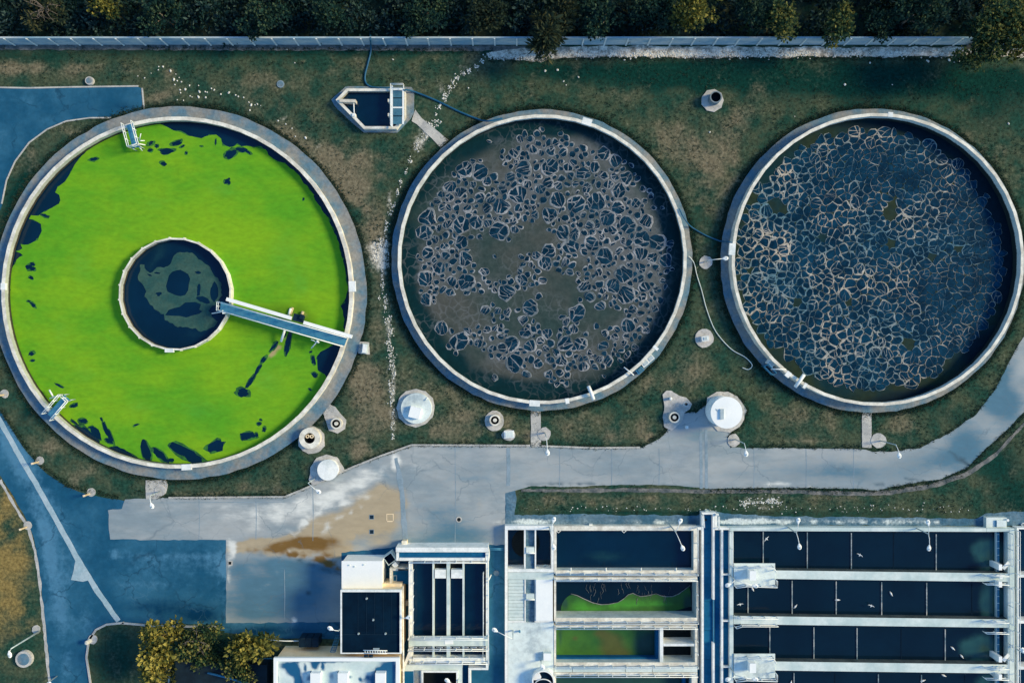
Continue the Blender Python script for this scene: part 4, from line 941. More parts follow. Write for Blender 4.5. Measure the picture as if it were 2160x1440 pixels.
# ------------------------------------------------------------------ bollards, lamps
def bollard(x, y, label, padx):
    t = thing('bollard', label, 'bollard', P(x, y, 0), 'pale bollards along the asphalt road')
    MB().obox(P(x, y), .16, .16, 0, 1.15, .2).build('post', M['wood'], t)
    MB().obox(P(x, y), .2, .2, 1.15, 1.22, .2).build('cap', M['cream'], t)
    pad_part(t, x + padx, y - 3, 9, x * .01 + 1, z=.06)
bollard(8, 833, 'pale bollard at the left edge beside the algae tank walkway', 1)
bollard(81, 974, 'pale bollard on the verge below the railed platform', 3)
bollard(189, 1041, 'pale bollard at the verge where asphalt meets concrete', 3)
bollard(56, 1111, 'pale bollard in dry golden grass left of the asphalt road', 2)
t = thing('bollard', 'stout cream bollard on a pad at the kerbed island corner', 'bollard', P(190, 1350, 0)); pad_part(t, 195, 1348, 10, 3)
MB().cyl(P(190, 1350), .24, .1, .22, .75, 16).build('post', M['wall_top'], t); MB().cyl(P(190, 1350), .22, .75, .1, .84, 16).build('cap', M['wall_top'], t)

def lamp(base, heads, h, label, z0=0.0, pad=None, pole=.055, arm=.036, group='street lamps of the works', hl=.62):
    t = thing('street_lamp', label, 'lamp', P(*base, z0), group)
    if pad: pad_part(t, pad[0], pad[1], pad[2], base[0] * .01, z=.1)
    p = P(*base, z0); top = Vector((p.x, p.y, h + DZ))
    MB().tube([p, top], pole * 1.35, 8, r1=pole * .8).build('pole', M['metal'], t)
    for hx, hy in heads:
        e = P(hx, hy, h + .35)
        d = (e - top); d.z = 0; L = d.length; d.normalize(); n = Vector((-d.y, d.x, 0))
        s = e - d * hl * .5
        MB().tube([top - Vector((0, 0, .08)), top + d * L * .35 + Vector((0, 0, .22)), s], arm, 6).build('arm', M['steel_white'], t)
        b = MB(); vs = []
        prof = ((0, .07, .05), (.18, .12, .08), (.45, .22, .10), (.8, .20, .09), (1.0, .10, .05))
        for f, wd, th in prof:
            q = s + d * hl * f
            vs += [q + n * wd - Vector((0, 0, th * .3)), q + n * wd * .5 + Vector((0, 0, th)), q - n * wd * .5 + Vector((0, 0, th)), q - n * wd - Vector((0, 0, th * .3))]
        fs = [[0, 1, 2, 3], [19, 18, 17, 16]]
        for i in range(4):
            for k in range(4): fs.append([i * 4 + k, (i + 1) * 4 + k, (i + 1) * 4 + (k + 1) % 4, i * 4 + (k + 1) % 4])
        b.add(vs, fs)
        hd = b.build('lamp_head', M['white_bright'], t)
        q = s + d * hl * .68
        MB().obox(q.to_2d(), .14, .12, q.z - DZ + .08, q.z - DZ + .13, math.atan2(d.y, d.x)).build('sensor_cap', M['metal'], hd)
    return t
lamp((1149, 912), [(1155, 954)], 4.6, 'street lamp over the concrete road at the foot of the brown tank path', pad=(1148, 915, 14))
lamp((338, 1036), [(320, 1066)], 2.6, 'street lamp beside the short path of the algae tank', pad=(338, 1034, 12))
lamp((665, 1008), [(671, 1036)], 3.2, 'street lamp leaning over the pavement by the low white lid')
lamp((1550, 926), [(1574, 956)], 3.7, 'street lamp on the road right of the white storage tank', pad=(1548, 929, 13))
lamp((1857, 929), [(1897, 960)], 3.7, 'street lamp at the road bend below the blue foam tank', pad=(1853, 929, 16))
lamp((1485, 553), [(1530, 545)], 2.2, 'lamp on a round pad with its head over the blue tank walkway', pad=(1489, 553, 14))
lamp((84, 1330), [(20, 1379)], 5.2, 'tall pole lamp leaning out over dry grass in the lower left', pad=(76, 1327, 9), hl=.7, pole=.08)
lamp((120, 1425), [(102, 1442)], 4.6, 'lamp cut by the lower picture edge beside the asphalt road')

# ------------------------------------------------------------------ boundary wall
fn = thing('boundary_wall', 'long pale concrete panel wall with posts along the dark trees', 'wall', P(1080, 95, 0))
y0 = P(0, 94.5).y
b = MB(); xs = [P(-60, 95).x + 2.3 * i for i in range(52)]
b.box((xs[0], y0 - .02, -.1), (xs[-1], y0 + .10, 1.95)); b.box((xs[0], y0 - .04, 1.95), (xs[-1], y0 + .12, 2.03))
for k in (.48, .97, 1.46): b.box((xs[0], y0 - .032, k), (xs[-1], y0 - .02, k + .03))
b.build('wall_panel', M['fence'], fn)
for x in xs:
    MB().box((x - .075, y0 - .13, -.1), (x + .075, y0 - .041, 2.02)).build('post', M['fence_post'], fn)

# ------------------------------------------------------------------ stones and rubble
def stone_mb(rnd, s):
    b = bmesh.new(); bmesh.ops.create_icosphere(b, subdivisions=1, radius=1)
    sx, sy, sz = s * rnd.uniform(.7, 1.2), s * rnd.uniform(.6, 1.0), s * rnd.uniform(.45, .7)
    vs = [(v.co.x * sx * rnd.uniform(.75, 1.15), v.co.y * sy * rnd.uniform(.75, 1.15), max(-.2, v.co.z) * sz) for v in b.verts]
    fs = [[v.index for v in f.verts] for f in b.faces]; b.free()
    return vs, fs
rs = random.Random(3)
vars_ = []
for i in range(5):
    vs, fs = stone_mb(rs, 1.0); mb = MB().add(vs, fs); vars_.append(mb)
spots = [(335, 141, 4), (344, 141, 5), (334, 148, 4), (360, 150, 6), (319, 155, 3), (371, 157, 3), (291, 161, 3), (305, 165, 4), (367, 168, 6), (374, 171, 5), (383, 173, 5), (369, 179, 4), (378, 164, 3), (400, 181, 4), (419, 181, 4), (380, 190, 5), (391, 189, 6), (381, 196, 4), (421, 194, 6), (433, 194, 5), (437, 195, 4),
         (446, 187, 4), (452, 190, 5), (419, 205, 6), (434, 206, 6), (401, 203, 4), (405, 205, 3), (466, 199, 5), (483, 196, 6), (497, 201, 5), (503, 204, 5), (514, 206, 4), (525, 216, 4), (530, 222, 6), (538, 222, 4), (527, 233, 5), (374, 211, 3), (387, 212, 4), (543, 220, 4), (550, 223, 3),
         (587, 255, 5), (603, 262, 4), (616, 271, 4), (645, 291, 6), (623, 288, 4), (1150, 150, 7), (1176, 148, 6), (1220, 163, 5), (1189, 172, 4), (1194, 180, 4), (1782, 179, 7), (1882, 179, 3), (622, 133, 4), (829, 126, 4), (988, 186, 5), (606, 105, 4), (1835, 133, 5), (1676, 246, 3), (2127, 261, 5), (1497, 279, 6), (1943, 122, 5), (1958, 130, 6), (2002, 127, 8), (2022, 130, 8), (2013, 131, 6), (1955, 128, 5)]
base_st = []
for i, (x, y, s) in enumerate(spots):
    if i < 5:
        o = vars_[i].build('white_stone', M['stone'], None, (0, 0, 0))
        tag(o, 'small white stone lying loose in the lawn', 'stone', 'white stones scattered in the lawn'); base_st.append(o)
    else:
        o = base_st[i % 5].copy(); C.objects.link(o)
    p = P(x, y); k = s / PX * .52
    o.location = (p.x, p.y, 0.02); o.scale = (k, k, k); o.rotation_euler = (0, 0, rs.uniform(0, 6.28))
trail = [(1035, 119, 14, 5), (1060, 117, 16, 6), (1090, 116, 16, 8), (1115, 120, 14, 8), (1018, 130, 6, 4), (1005, 140, 7, 5), (990, 148, 8, 5), (980, 155, 8, 5), (965, 165, 7, 5), (955, 175, 6, 6), (948, 187, 5, 7), (940, 200, 6, 7), (938, 210, 5, 6), (925, 225, 7, 5), (921, 241, 4, 3), (910, 262, 14, 8), (898, 285, 9, 10), (925, 258, 6, 5), (880, 310, 7, 12), (865, 340, 4, 6), (857, 362, 4, 6),
         (845, 385, 5, 8), (838, 405, 4, 8), (829, 432, 8, 6), (823, 450, 5, 4), (816, 470, 5, 6), (813, 482, 4, 4), (808, 510, 10, 10), (800, 520, 16, 10), (812, 540, 10, 14), (796, 545, 10, 8), (806, 563, 4, 7), (806, 585, 3, 8), (807, 605, 5, 10), (812, 635, 7, 8), (800, 628, 2, 3), (813, 650, 3, 8), (820, 675, 10, 9), (824, 700, 8, 12), (822, 725, 8, 10), (826, 745, 8, 12), (828, 768, 9, 9), (832, 788, 4, 10), (824, 808, 8, 8), (828, 828, 7, 9), (826, 848, 6, 9), (829, 872, 4, 9), (828, 898, 3, 10), (829, 920, 2, 8)]
b = MB()
for x, y, rx, ry in trail:
    for _ in range(int(7 + rx * ry * .26)):
        px_, py_ = rs.gauss(x, rx * .48), rs.gauss(y, ry * .6); p = P(px_, py_)
        vs, fs = stone_mb(rs, rs.uniform(.03, .11)); a = rs.uniform(0, 6.28)
        b.add([(p.x + v[0] * math.cos(a) - v[1] * math.sin(a), p.y + v[0] * math.sin(a) + v[1] * math.cos(a), v[2] + .015) for v in vs], fs)
o = b.build('rubble', M['stone'], None, (0, 0, 0)); tag(o, 'line of broken white rubble trailing through the lawn between the tanks', 'rubble', None, 'stuff')
b = MB()
for _ in range(2600):
    x = rs.uniform(1030, 2060); y = 113 + rs.gauss(0, 4.2) + (4 if x < 1150 else 0)
    if fbm(x * .01, y * .03, 1, 4) < -.25: continue
    p = P(x, y); vs, fs = stone_mb(rs, rs.uniform(.03, .13)); b.add([(p.x + v[0], p.y + v[1], v[2] + .03) for v in vs], fs)
for _ in range(420):
    x = rs.uniform(1560, 1650); y = 1058 + (1605 - x) * .06 + rs.gauss(0, 5)
    if fbm(x * .05, y * .2, 1, 4) < 0: continue
    p = P(x, y); vs, fs = stone_mb(rs, rs.uniform(.03, .10)); b.add([(p.x + v[0], p.y + v[1], v[2] + .01) for v in vs], fs)
for _ in range(120):
    x = rs.uniform(1090, 2050); y = 1072 + rs.gauss(0, 4)
    p = P(x, y); vs, fs = stone_mb(rs, rs.uniform(.03, .09)); b.add([(p.x + v[0], p.y + v[1], v[2] + .01) for v in vs], fs)
o = b.build('rubble', M['stone'], None, (0, 0, 0)); tag(o, 'pale broken rubble strewn along the foot of the boundary wall', 'rubble', None, 'stuff')

# ------------------------------------------------------------------ buildings, lower left
def rail_rect(t, pts, z, h=.9, r=.035, sp=1.4, m='steel_white', mid=True):
    return MB().rail([P(x, y, z) for x, y in pts], h, sp, r, mid).build('railing', M[m], t)
# white hut
zt = 3.0
t = thing('white_hut', 'plain white flat roofed hut, tallest block beside the brown stain', 'building', P(770, 1205, 0))
MB().prect(722, 1184, 805, 1242, 0, zt - .1).build('wall', M['white_bright'], t)
b = MB(); b.prism(prect(720.5, 1182.5, 806.5, 1243.5, zt), zt - .1, zt); b.build('roof', M['white_bright'], t)
for x, y in ((737, 1191), (748, 1194), (768, 1190)): MB().obox(P(x, y, zt).to_2d(), .12, .12, zt, zt + .1).build('vent', M['slab'], t)
# dark roofed building
zr = 4.3
t = thing('dark_roofed_building', 'square building with a dark flat roof inside a white parapet', 'building', P(783, 1310, 0))
MB().prect(719, 1246, 846, 1376, 0, zr - .35).build('wall', M['cream'], t)
b = MB(); b.frame((718, 1244, 847, 1378), (721.5, 1248, 843, 1375.5), zr - .35, zr, 0, 1); b.build('parapet', [M['white'], M['roof_dark']], t)
MB().prism(prect(721, 1248, 843.5, 1376, zr - .2), zr - .5, zr - .2).build('roof', M['roof_dark'], t)
b = MB()
for x in (755, 773, 790, 808, 826): b.prect(x - .4, 1249, x + .4, 1338, zr - .2, zr - .17)
b.prect(722, 1337, 842, 1338, zr - .2, zr - .175); b.build('roof_seam', M['dark_plastic'], t)
for x, y in ((756, 1336), (813, 1336), (787, 1307), (773, 1262)): MB().cyl(P(x, y, zr - .1), .12, zr - .2, .08, zr - .02, 10).build('roof_vent', M['metal'], t)
t = thing('lean_to_roof', 'cream lean-to roof tucked between the white hut and the dark roofed building', 'roof', P(828, 1237, 0))
MB().prect(808, 1231, 847, 1243, 0, 2.2).build('wall', M['cream'], t); MB().prect(807, 1230, 848, 1243, 2.2, 2.3).build('roof', M['cream'], t)
o = MB().tube([P(849.5, 1236, 3.4), P(850, 1340, 3.4), P(851, 1436, 3.4), P(851, 1470, 3.4)], .10, 8).build('pipe', M['wall_top']); tag(o, 'long cream pipe running along the side of the dark roofed building', 'pipe')
b = MB(); z = zr + .02
b.tube([P(766, 1370.5, z), P(817, 1371.5, z)], .05); b.tube([P(769, 1377, z), P(816, 1377.5, z)], .05)
for i in range(9): b.tube([P(770 + 5.3 * i, 1371, z), P(770 + 5.3 * i, 1377, z)], .035)
o = b.build('ladder', M['steel_white']); tag(o, 'white ladder lying flat on the dark roof', 'ladder')
o = MB().prect(787, 1366.5, 800, 1369, zr - .2, zr - .05).build('plank', M['metal']); tag(o, 'short grey plank lying on the dark roof beside the ladder', 'plank')
for x in (772, 782):
    o = MB().obox(P(x, 1383, 4.3).to_2d(), .4, .2, 4.1, 4.35).tube([P(x - 3, 1382, 4.4), P(x + 4, 1384, 4.35)], .08).build('floodlight', M['dark_plastic']); tag(o, 'small dark floodlight on the tan wall under the ladder', 'floodlight', 'pair of dark floodlights')
# wet roofed building
zc = 4.4
t = thing('wet_roofed_building', 'long building with a pale roof stained by blue puddles', 'building', P(710, 1430, 0))
MB().prism(prect(580, 1391, 840, 1560, zc - .4), 0, zc - .4).build('wall', M['cream'], t)
b = MB(); b.frame((577, 1387, 843, 1566), (584, 1394, 835, 1560), zc - .4, zc, 0, 0); b.build('parapet', M['white_bright'], t)
wet = blobs([(605, 1402, 18, 8, 0, 1.2), (622, 1402, 8, 12, 0, 1.1), (613, 1415, 12, 10, 20, 1.1), (627, 1425, 9, 14, 10, 1.2), (632, 1440, 10, 10, 0, 1.2), (664, 1402, 8, 10, 0, 1.3), (681, 1405, 5, 10, 0, 1.2), (643, 1408, 3, 10, 0, 1.1), (652, 1428, 3, 10, 0, .9), (700, 1394, 60, 2, 0, .9), (820, 1408, 22, 18, 0, 1.3), (800, 1432, 26, 18, 0, 1.3), (825, 1435, 20, 20, 0, 1.2), (740, 1428, 4, 4, 0, 1.0), (760, 1432, 4, 8, -20, 1.0), (700, 1425, 6, 12, 0, .6), (586, 1430, 3, 20, 0, .6)], .8, 1.3, 5, zc - .25)
o = cdt_sheet([prect(584, 1394, 835, 1560, zc - .25)], [], zc - .25, .25, 'roof', M['roof_wet'], {'wet': wet})
o.parent = t; o.matrix_parent_inverse = Matrix.Translation(-ORIGIN[t.name])
for x in (665, 723, 802):
    h = MB().prect(x - 10.5, 1419, x + 10.5, 1460, zc - .25, zc + .45).build('roof_box', M['white_bright'], t)
    MB().prect(x - 11, 1417, x + 11, 1418.8, zc - .25, zc + .2).build('dark_strip', M['roof_dark'], h)  # dark strip along the north edge of each roof box
# rungs down the wall of the wet roofed building
b = MB(); A0, A1 = P(713, 1340, 0), P(702, 1374, 3.6)
for s in (-.24, .24): b.tube([A0 + Vector((s, 0, 0)), A1 + Vector((s, 0, 0))], .035)
for i in range(12):
    q = A0 + (A1 - A0) * (i / 11); b.tube([q + Vector((-.24, 0, 0)), q + Vector((.24, 0, 0))], .04)
o = b.build('ladder', M['deck_blue']); tag(o, 'bluish ladder leaning on the tan wall beside three dark bins', 'ladder')
def bin_thing(x, label=None):
    t = thing('waste_bin', 'dark tall waste bin in the row of three against the tan wall', 'bin', P(x, 1343, 0), 'three dark bins against the tan wall')
    c = P(x, 1343)
    MB().obox(c, .62, .9, 0, 1.55).build('body', M['dark_plastic'], t)
    b = MB(); b.obox(c, .66, .94, 1.55, 1.64); b.tube([Vector((c.x - .3, c.y + .42, 1.66)), Vector((c.x + .3, c.y + .42, 1.66))], .05); b.build('lid', M['dark_plastic'], t)
    return t
b0 = bin_thing(645)
for x in (658.5, 672.5):
    o = copy_tree(b0); o.location = P(x, 1343, 0)
o = MB().tube([P(566, 1349, 1.1), P(600, 1351, 1.1), P(636, 1351, 1.1)], .06).tube([P(566, 1349, 0), P(566, 1349, 1.1)], .05).tube([P(636, 1351, 0), P(636, 1351, 1.1)], .05).build('rail', M['steel_white']); tag(o, 'thin white rail running up to the three dark bins', 'rail')
# dark shed roof and railings under the trees
t = thing('low_shed', 'low dark roofed shed mostly hidden under the golden trees', 'shed', P(460, 1430, 0))
MB().prism(PP([(372, 1398), (560, 1404), (560, 1560), (364, 1560)], 2.2), 0, 2.1).build('wall', M['dark_plastic'], t)
MB().prism(PP([(370, 1395), (563, 1402), (563, 1560), (362, 1560)], 2.3), 2.1, 2.25).build('roof', M['shed_roof'], t)
b = MB(); b.tube([P(438, 1418, 2.4), P(480, 1428, 2.4), P(520, 1440, 2.4), P(545, 1452, 2.4)], .12); b.tube([P(370, 1386, 1.6), P(470, 1387, 1.6), P(575, 1388, 1.6)], .06); b.build('gutter', M['deck_blue'], t)
t = thing('gate_posts', 'pair of pale blue metal posts at the corner of the low dark shed', 'posts', P(350, 1425, 0))
for x in (341, 358): MB().tube([P(x, 1412, 1.5), P(x - 2, 1450, 1.5)], .12).tube([P(x, 1412, 0), P(x, 1412, 1.5)], .1).build('post', M['metal'], t)

# ------------------------------------------------------------------ grit channels
zt, zw = 2.2, 1.35
t = thing('grit_channels', 'white walled block of four parallel dark channels crossed by a gangway', 'basin', P(945, 1270, 0))
b = MB()
for x0, y0_, x1, y1 in ((835, 1154, 1030, 1164), (836, 1165, 841, 1182), (1024, 1165, 1032, 1182), (842, 1176, 1023, 1182), (862, 1183, 869, 1396), (1025, 1183, 1030, 1396), (870, 1386, 1024, 1396)): b.prect(x0, y0_, x1, y1, 0, zt)
b.build('wall', M['white'], t)
MB().prect(841.5, 1164.5, 1023.5, 1175.5, 0, 2.0).build('channel_cover', M['lane'], t)
for x0, x1 in ((912, 915.5), (942, 949), (975.5, 979)): MB().prect(x0, 1183, x1, 1385.5, .5, zt - .1).build('divider', M['slab'], t)
for x0 in (917, 951.5): MB().prect(x0, 1201, x0 + 23.5, 1219, 1.2, zt - .02).build('gate_block', M['white'], t)
for x0 in (917, 951.5): MB().prect(x0, 1184, x0 + 23.5, 1200, 1.2, 1.5).build('gate_pit', M['black'], t)
rail_rect(t, [(864, 1182), (1028, 1182)], zt, .9, .045, 1.6); rail_rect(t, [(865, 1184), (865, 1338)], zt, .9, .045); rail_rect(t, [(1030, 1170), (1031, 1395)], zt, .9, .045)
rail_rect(t, [(873, 1200), (873, 1338)], zw + .6, .9, .05, mid=False); rail_rect(t, [(1020, 1205), (1020, 1338)], zw + .6, .9, .05, mid=False); rail_rect(t, [(866, 1393), (1030, 1393)], zt, .9, .05)
rail_rect(t, [(873, 1362), (873, 1383), (1019, 1383), (1019, 1362)], zt - .2, .6, .05, mid=False)
for x0 in (882, 1009): MB().prect(x0 - 6, 1396, x0 + 6, 1400, 1.6, 2.5).build('bracket', M['white'], t)
tag(cdt_sheet([prect(866, 1181, 1027, 1390, zw)], [], zw, 1.0, 'water', M['water'], {'murk_shade': blobs([(890, 1260, 20, 80, 0, .35), (985, 1270, 6, 60, 0, .4)])}), kind='structure')
gw = thing('gangway', 'pale gangway with two slanted truss railings across the grit channels', 'gangway', P(946, 1356, zt))
b = MB(); b.prect(862, 1341, 1029, 1362, zt + .02, zt + .16); b.build('deck', M['slab'], gw); MB().prect(938, 1350, 956, 1358, zt + .16, zt + .2).build('plate', M['white_bright'], gw)
for y in (1342, 1365):
    b = MB(); b.rail([P(863, y, zt + .15), P(1029, y, zt + .15)], .95, 1.5, .045)
    for k in range(9): b.tube([P(866 + 18 * k, y, zt + .2), P(880 + 18 * k, y, zt + 1.1)], .035)
    b.build('railing', M['steel_white'], gw)
# pump sump between building and channels
t = thing('pump_sump', 'small dark sump with pale wall tucked beside the grit channels', 'sump', P(845, 1215, 0))
b = MB()
for x0, y0_, x1, y1 in ((822, 1198, 827, 1230), (827.5, 1198, 860, 1203)): b.prect(x0, y0_, x1, y1, 0, 1.9)
b.build('wall', M['wall_top'], t); MB().prect(827, 1203, 861, 1231, .8, 1.2).build('cover', M['lane'], t)
MB().frame((829, 1213, 837, 1225), (830, 1214, 836, 1224), 1.2, 1.25).build('hatch', M['metal'], t); MB().tube([P(840, 1201, 2), P(860, 1201, 2)], .1).build('pipe', M['dark_plastic'], t)
MB().obox(P(833, 1192, 1.6).to_2d(), .45, .5, 0, 1.5, .7).build('motor', M['white'], t)
o = MB().prect(853, 1266, 862, 1277, 0, .5).build('pipe_block', M['conc_bed']); tag(o, 'grey concrete block in the narrow alley beside the grit channels', 'block')
b = MB(); b.beam(P(867, 1368, 2.9), P(848, 1418, 3.3), .28, 2.7, 2.95); o = b.build('footbridge', M['wall_top']); tag(o, 'slanting cream footbridge between the grit channels and the long pipe', 'footbridge')
# wet well below the channels
t = thing('wet_well', 'pale concrete well with a black square opening below the grit channels', 'well', P(925, 1425, 0)); z = 1.9
b = MB(); b.frame((851, 1401, 975, 1500), (892, 1417, 963, 1490), 0, z, 0, 1); b.build('wall', [M['slab'], M['black']], t); MB().frame((889, 1414, 966, 1494), (892.5, 1417.5, 962.5, 1489), z + .004, z + .25).build('kerb', M['white'], t)
MB().prect(891, 1416, 964, 1491, .3, .4).build('shaft', M['black'], t); MB().prect(853, 1415, 872, 1495, z, z + .06).build('cover', M['lane'], t); MB().prect(874, 1413, 886, 1495, z, z + .05).build('cover', M['walkway'], t)
b = MB(); b.prect(988, 1408, 1030, 1412, 0, 2.2); b.prect(988, 1412.6, 992, 1500, 0, 2.2); b.prect(1025, 1396.6, 1029.5, 1407.5, 0, 2.2); o = b.build('yard_wall', M['white']); tag(o, 'white angled yard wall below the right end of the grit channels', 'wall')
o = MB().prect(976.5, 1401, 987, 1500, 0, .5).build('channel_cover', M['lane']); tag(o, 'dark strip cover between the wet well and the angled yard wall', 'cover')
lamp((717, 1325), [(697, 1325)], 4.6, 'lamp on the left side of the dark roofed building', z0=3.9)
lamp((845, 1298), [(862, 1301.5)], 4.6, 'lamp reaching from the dark roof towards the grit channels', z0=4.0)
lamp((966, 1431), [(944, 1435)], 3.6, 'lamp over the black well opening', z0=1.9)
b = MB(); b.tube([P(1036, 1212, 1.5), P(1031, 1222, 2.6)], .07); o = b.build('pipe', M['steel_white']); tag(o, 'short white pipe sticking out beside the grit channels', 'pipe')
b = MB(); b.tube([P(1032, 1156, .6), P(1062, 1156.5, .6)], .06); b.tube([P(1032, 1158.5, .6), P(1062, 1159, .6)], .06); o = b.build('pipes', M['deck_blue']); tag(o, 'two thin blue pipes crossing the alley from the grit channels', 'pipes')

# ------------------------------------------------------------------ settling block in the lower middle
DZ = -1.7
zt = 2.6
fb = thing('inlet_block', 'white concrete inlet block with a round dark shaft and covered slabs', 'structure', P(1117, 1280, 0))
b = MB()
for x0, y0_, x1, y1 in ((1065, 1108.5, 1168, 1117), (1065, 1117.5, 1071, 1470), (1105.5, 1117.5, 1109, 1199), (1128, 1117.5, 1131, 1199), (1163, 1117.5, 1168, 1199), (1071.5, 1199.5, 1168, 1206), (1106.5, 1222, 1109, 1312), (1128, 1222, 1130, 1312), (1071.5, 1309, 1106, 1312), (1130.5, 1309, 1167, 1312)): b.prect(x0, y0_, x1, y1, 0, zt)
b.build('wall', M['white'], fb)
MB().prect(1071.5, 1206.5, 1168, 1221.5, 0, zt - .06).build('slab', M['slab'], fb)
b = MB()
for k in range(12): b.prect(1072, 1222 + 7.2 * k, 1106, 1228.6 + 7.2 * k, 1.9, zt - .1 + .02 * (k % 2))
b.build('ribbed_cover', M['slab'], fb)
MB().prect(1130.5, 1222, 1166, 1308.5, 0, zt + .1).build('cover_slab', M['white_bright'], fb)
MB().prism(prect(1071.5, 1312.5, 1168, 1470, zt - .05), 0, zt - .05).build('deck', M['slab_stained'], fb)
b = MB(); c = P(1109, 1145, .9)
MB().cyl(c, 30 / PX, .25, 30 / PX, .9, 36).build('shaft', M['black'], fb)
tag(cdt_sheet([prect(1069, 1112, 1166, 1202, .8)], [circ(c, 30 / PX - .02, 36)], .8, .8, 'water', M['water'], {'murk_shade': blobs([(1085, 1180, 20, 40, 0, .5), (1130, 1150, 14, 30, 0, .4)])}), kind='structure')
st = thing('stepped_walk', 'pale blue stepped walkway running down the middle of the inlet block', 'walkway', P(1118, 1210, 2))
b = MB()
for k in range(20):
    y = 1113 + 9.9 * k; b.prect(1109.5, y, 1127.5, y + 9.6, 1.9, zt - .5 + .035 * k if k < 9 else zt - .2 - .02 * (k - 9))
b.build('step', M['apron'], st)
for y in (1154, 1252): MB().prect(1110, y, 1127, y + 11, 2.2, zt + .12).build('gate_head', M['slab'], st); MB().tube([P(1109, y + 12, zt + .2), P(1128, y + 12, zt + .2)], .07).build('crossbar', M['white'], st)
b = MB(); q = [P(1151 + 6 * math.cos(a), 1200 - 9 * math.sin(a), 1.6) for a in [PI * k / 10 for k in range(11)]]; b.tube(q, .07); o = b.build('pipe_bend', M['slab']); tag(o, 'thin white pipe bend at the corner of the small inlet cell', 'pipe')
o_ = thing('service_box', 'white square box by the right edge of the stained deck', 'box', P(1155, 1385, zt)); MB().prect(1146, 1377, 1163, 1393, zt - .05, zt + .5).build('casing', M['slab'], o_); MB().prect(1146.5, 1377.5, 1162.5, 1392.5, zt + .5, zt + .55).build('lid', M['white_bright'], o_)
t = thing('round_hopper', 'round dark hopper with a white rim and a white quarter panel', 'hopper', P(1146, 1438, zt)); c = P(1146, 1437, 3.6); 
MB().ring(c, 1.02, 1.16, zt - .05, 3.6, 36, 0, 0, 1).build('rim', [M['white'], M['roof_dark']], t); MB().cyl(c, 1.02, 3.0, 1.02, 3.3, 30).build('cover', M['roof_dark'], t)
MB().prism([(c.x + r_ * math.cos(math.radians(a)), c.y + r_ * math.sin(math.radians(a))) for r_, a in ((1.0, 115), (1.0, 130), (1.0, 145), (1.0, 160), (1.0, 175), (.45, 175), (.3, 150), (.45, 115))], 3.3, 3.34).build('panel', M['white_bright'], t)
b = MB(); b.tube([Vector((c.x + .95 * math.cos(a), c.y - .55 + .75 * math.sin(a), 3.42 + DZ)) for a in [PI * k / 12 for k in range(13)]], .06); b.build('hoop', M['white'], t)
lamp((1141, 1391), [(1144, 1406)], 3.6, 'short lamp head above the round hopper', z0=zt)
lamp((1082, 1329), [(1044, 1328.5)], 5.2, 'lamp reaching over the shaded alley from the stained deck', z0=zt)
tag(MB().cyl(P(1096, 1330, zt), .1, zt - .05, .1, zt + .3, 10).build('valve_post', M['deck_blue']), 'tiny dark blue valve post on the stained pale deck', 'valve')

def basin(o, i, water, zw, label, m_in='basin_in', name='settling_basin'):
    t = thing(name, label, 'basin', P((o[0] + o[2]) / 2, (o[1] + o[3]) / 2, 0))
    MB().frame(o, i, 0, zt, 0, 1).build('wall', [M['wall_top' if name == 'settling_basin' else 'white'], M[m_in]], t)
    if water:
        tag(cdt_sheet([prect(i[0] - 2, i[1] - 2, i[2] + 2, i[3] + 2, zt)], [], zw, .5, 'water', M[water[0]], water[1]), kind='structure')
    return t
t = basin((1168.6, 1109, 1471, 1209), (1174, 1118.5, 1463, 1202), ('water', {'murk_shade': blobs([(1270, 1165, 60, 16, 0, .55), (1400, 1160, 60, 26, 0, .2)])}), 1.5, 'upper long basin of plain dark water with two lamps above it')
rail_rect(t, [(1172, 1207), (1470, 1208), (1469, 1112)], zt, .95, .045, 1.45)
for x in (1178, 1316): MB().tube([P(x - 5, 1118, 2.5), P(x, 1123, 2.3), P(x + 5, 1118, 2.5)], .05).build('hoist_bracket', M['white'], t)
for x in (1204, 1278, 1352, 1426): MB().tube([P(x, 1203, zt), P(x, 1197, zt + .1)], .08).build('valve_spindle', M['white'], t)
MB().prect(1243, 1105, 1250, 1108.6, 1.8, 2.3).build('bracket', M['white'], t)
tag(cdt_sheet([prect(1174, 1220, 1470, 1312, zt)], [], .3, .5, 'water', M['water_deep']), kind='structure')
t = basin((1168.6, 1217, 1471, 1311), (1173, 1225, 1469.5, 1302), None, 0, 'long basin with green scum under a wavy edge of dark water')
rail_rect(t, [(1172, 1220), (1468, 1220), (1470, 1309), (1172, 1309)], zt, .95, .04, 1.5)
gp = [(1183, 1292), (1184, 1275), (1192, 1262), (1204, 1252), (1218, 1256), (1232, 1263), (1250, 1271), (1268, 1275), (1285, 1274), (1304, 1270), (1315, 1263), (1325, 1254), (1335, 1251), (1343, 1255), (1352, 1258), (1366, 1256), (1384, 1252), (1394, 1256), (1404, 1258), (1418, 1258), (1432, 1252), (1446, 1242), (1456, 1234), (1459, 1294)]
o = cdt_sheet([jag([p for p in smooth_poly(PP(gp, .34), 1)], .3, .06, 3)], [], .34, .4, 'algae', M['algae_dark'], {'bright': blobs([(1250, 1280, 60, 10, 0, .6), (1340, 1270, 60, 10, 0, .9), (1220, 1270, 20, 14, 0, .5), (1400, 1270, 30, 8, 0, .5)]), 'murk_shade': blobs([(1190, 1270, 10, 20, 0, .9), (1450, 1270, 14, 24, 0, 1.1), (1300, 1290, 10, 5, 0, .4)])}); tag(o, 'green scum sheet with a scalloped foamy edge in the long basin', 'algae', None, 'stuff')
b = MB(); q = [P(x, y - .6, .38) for x, y in gp[3:-1]]; b.tube(q, .045, 5)
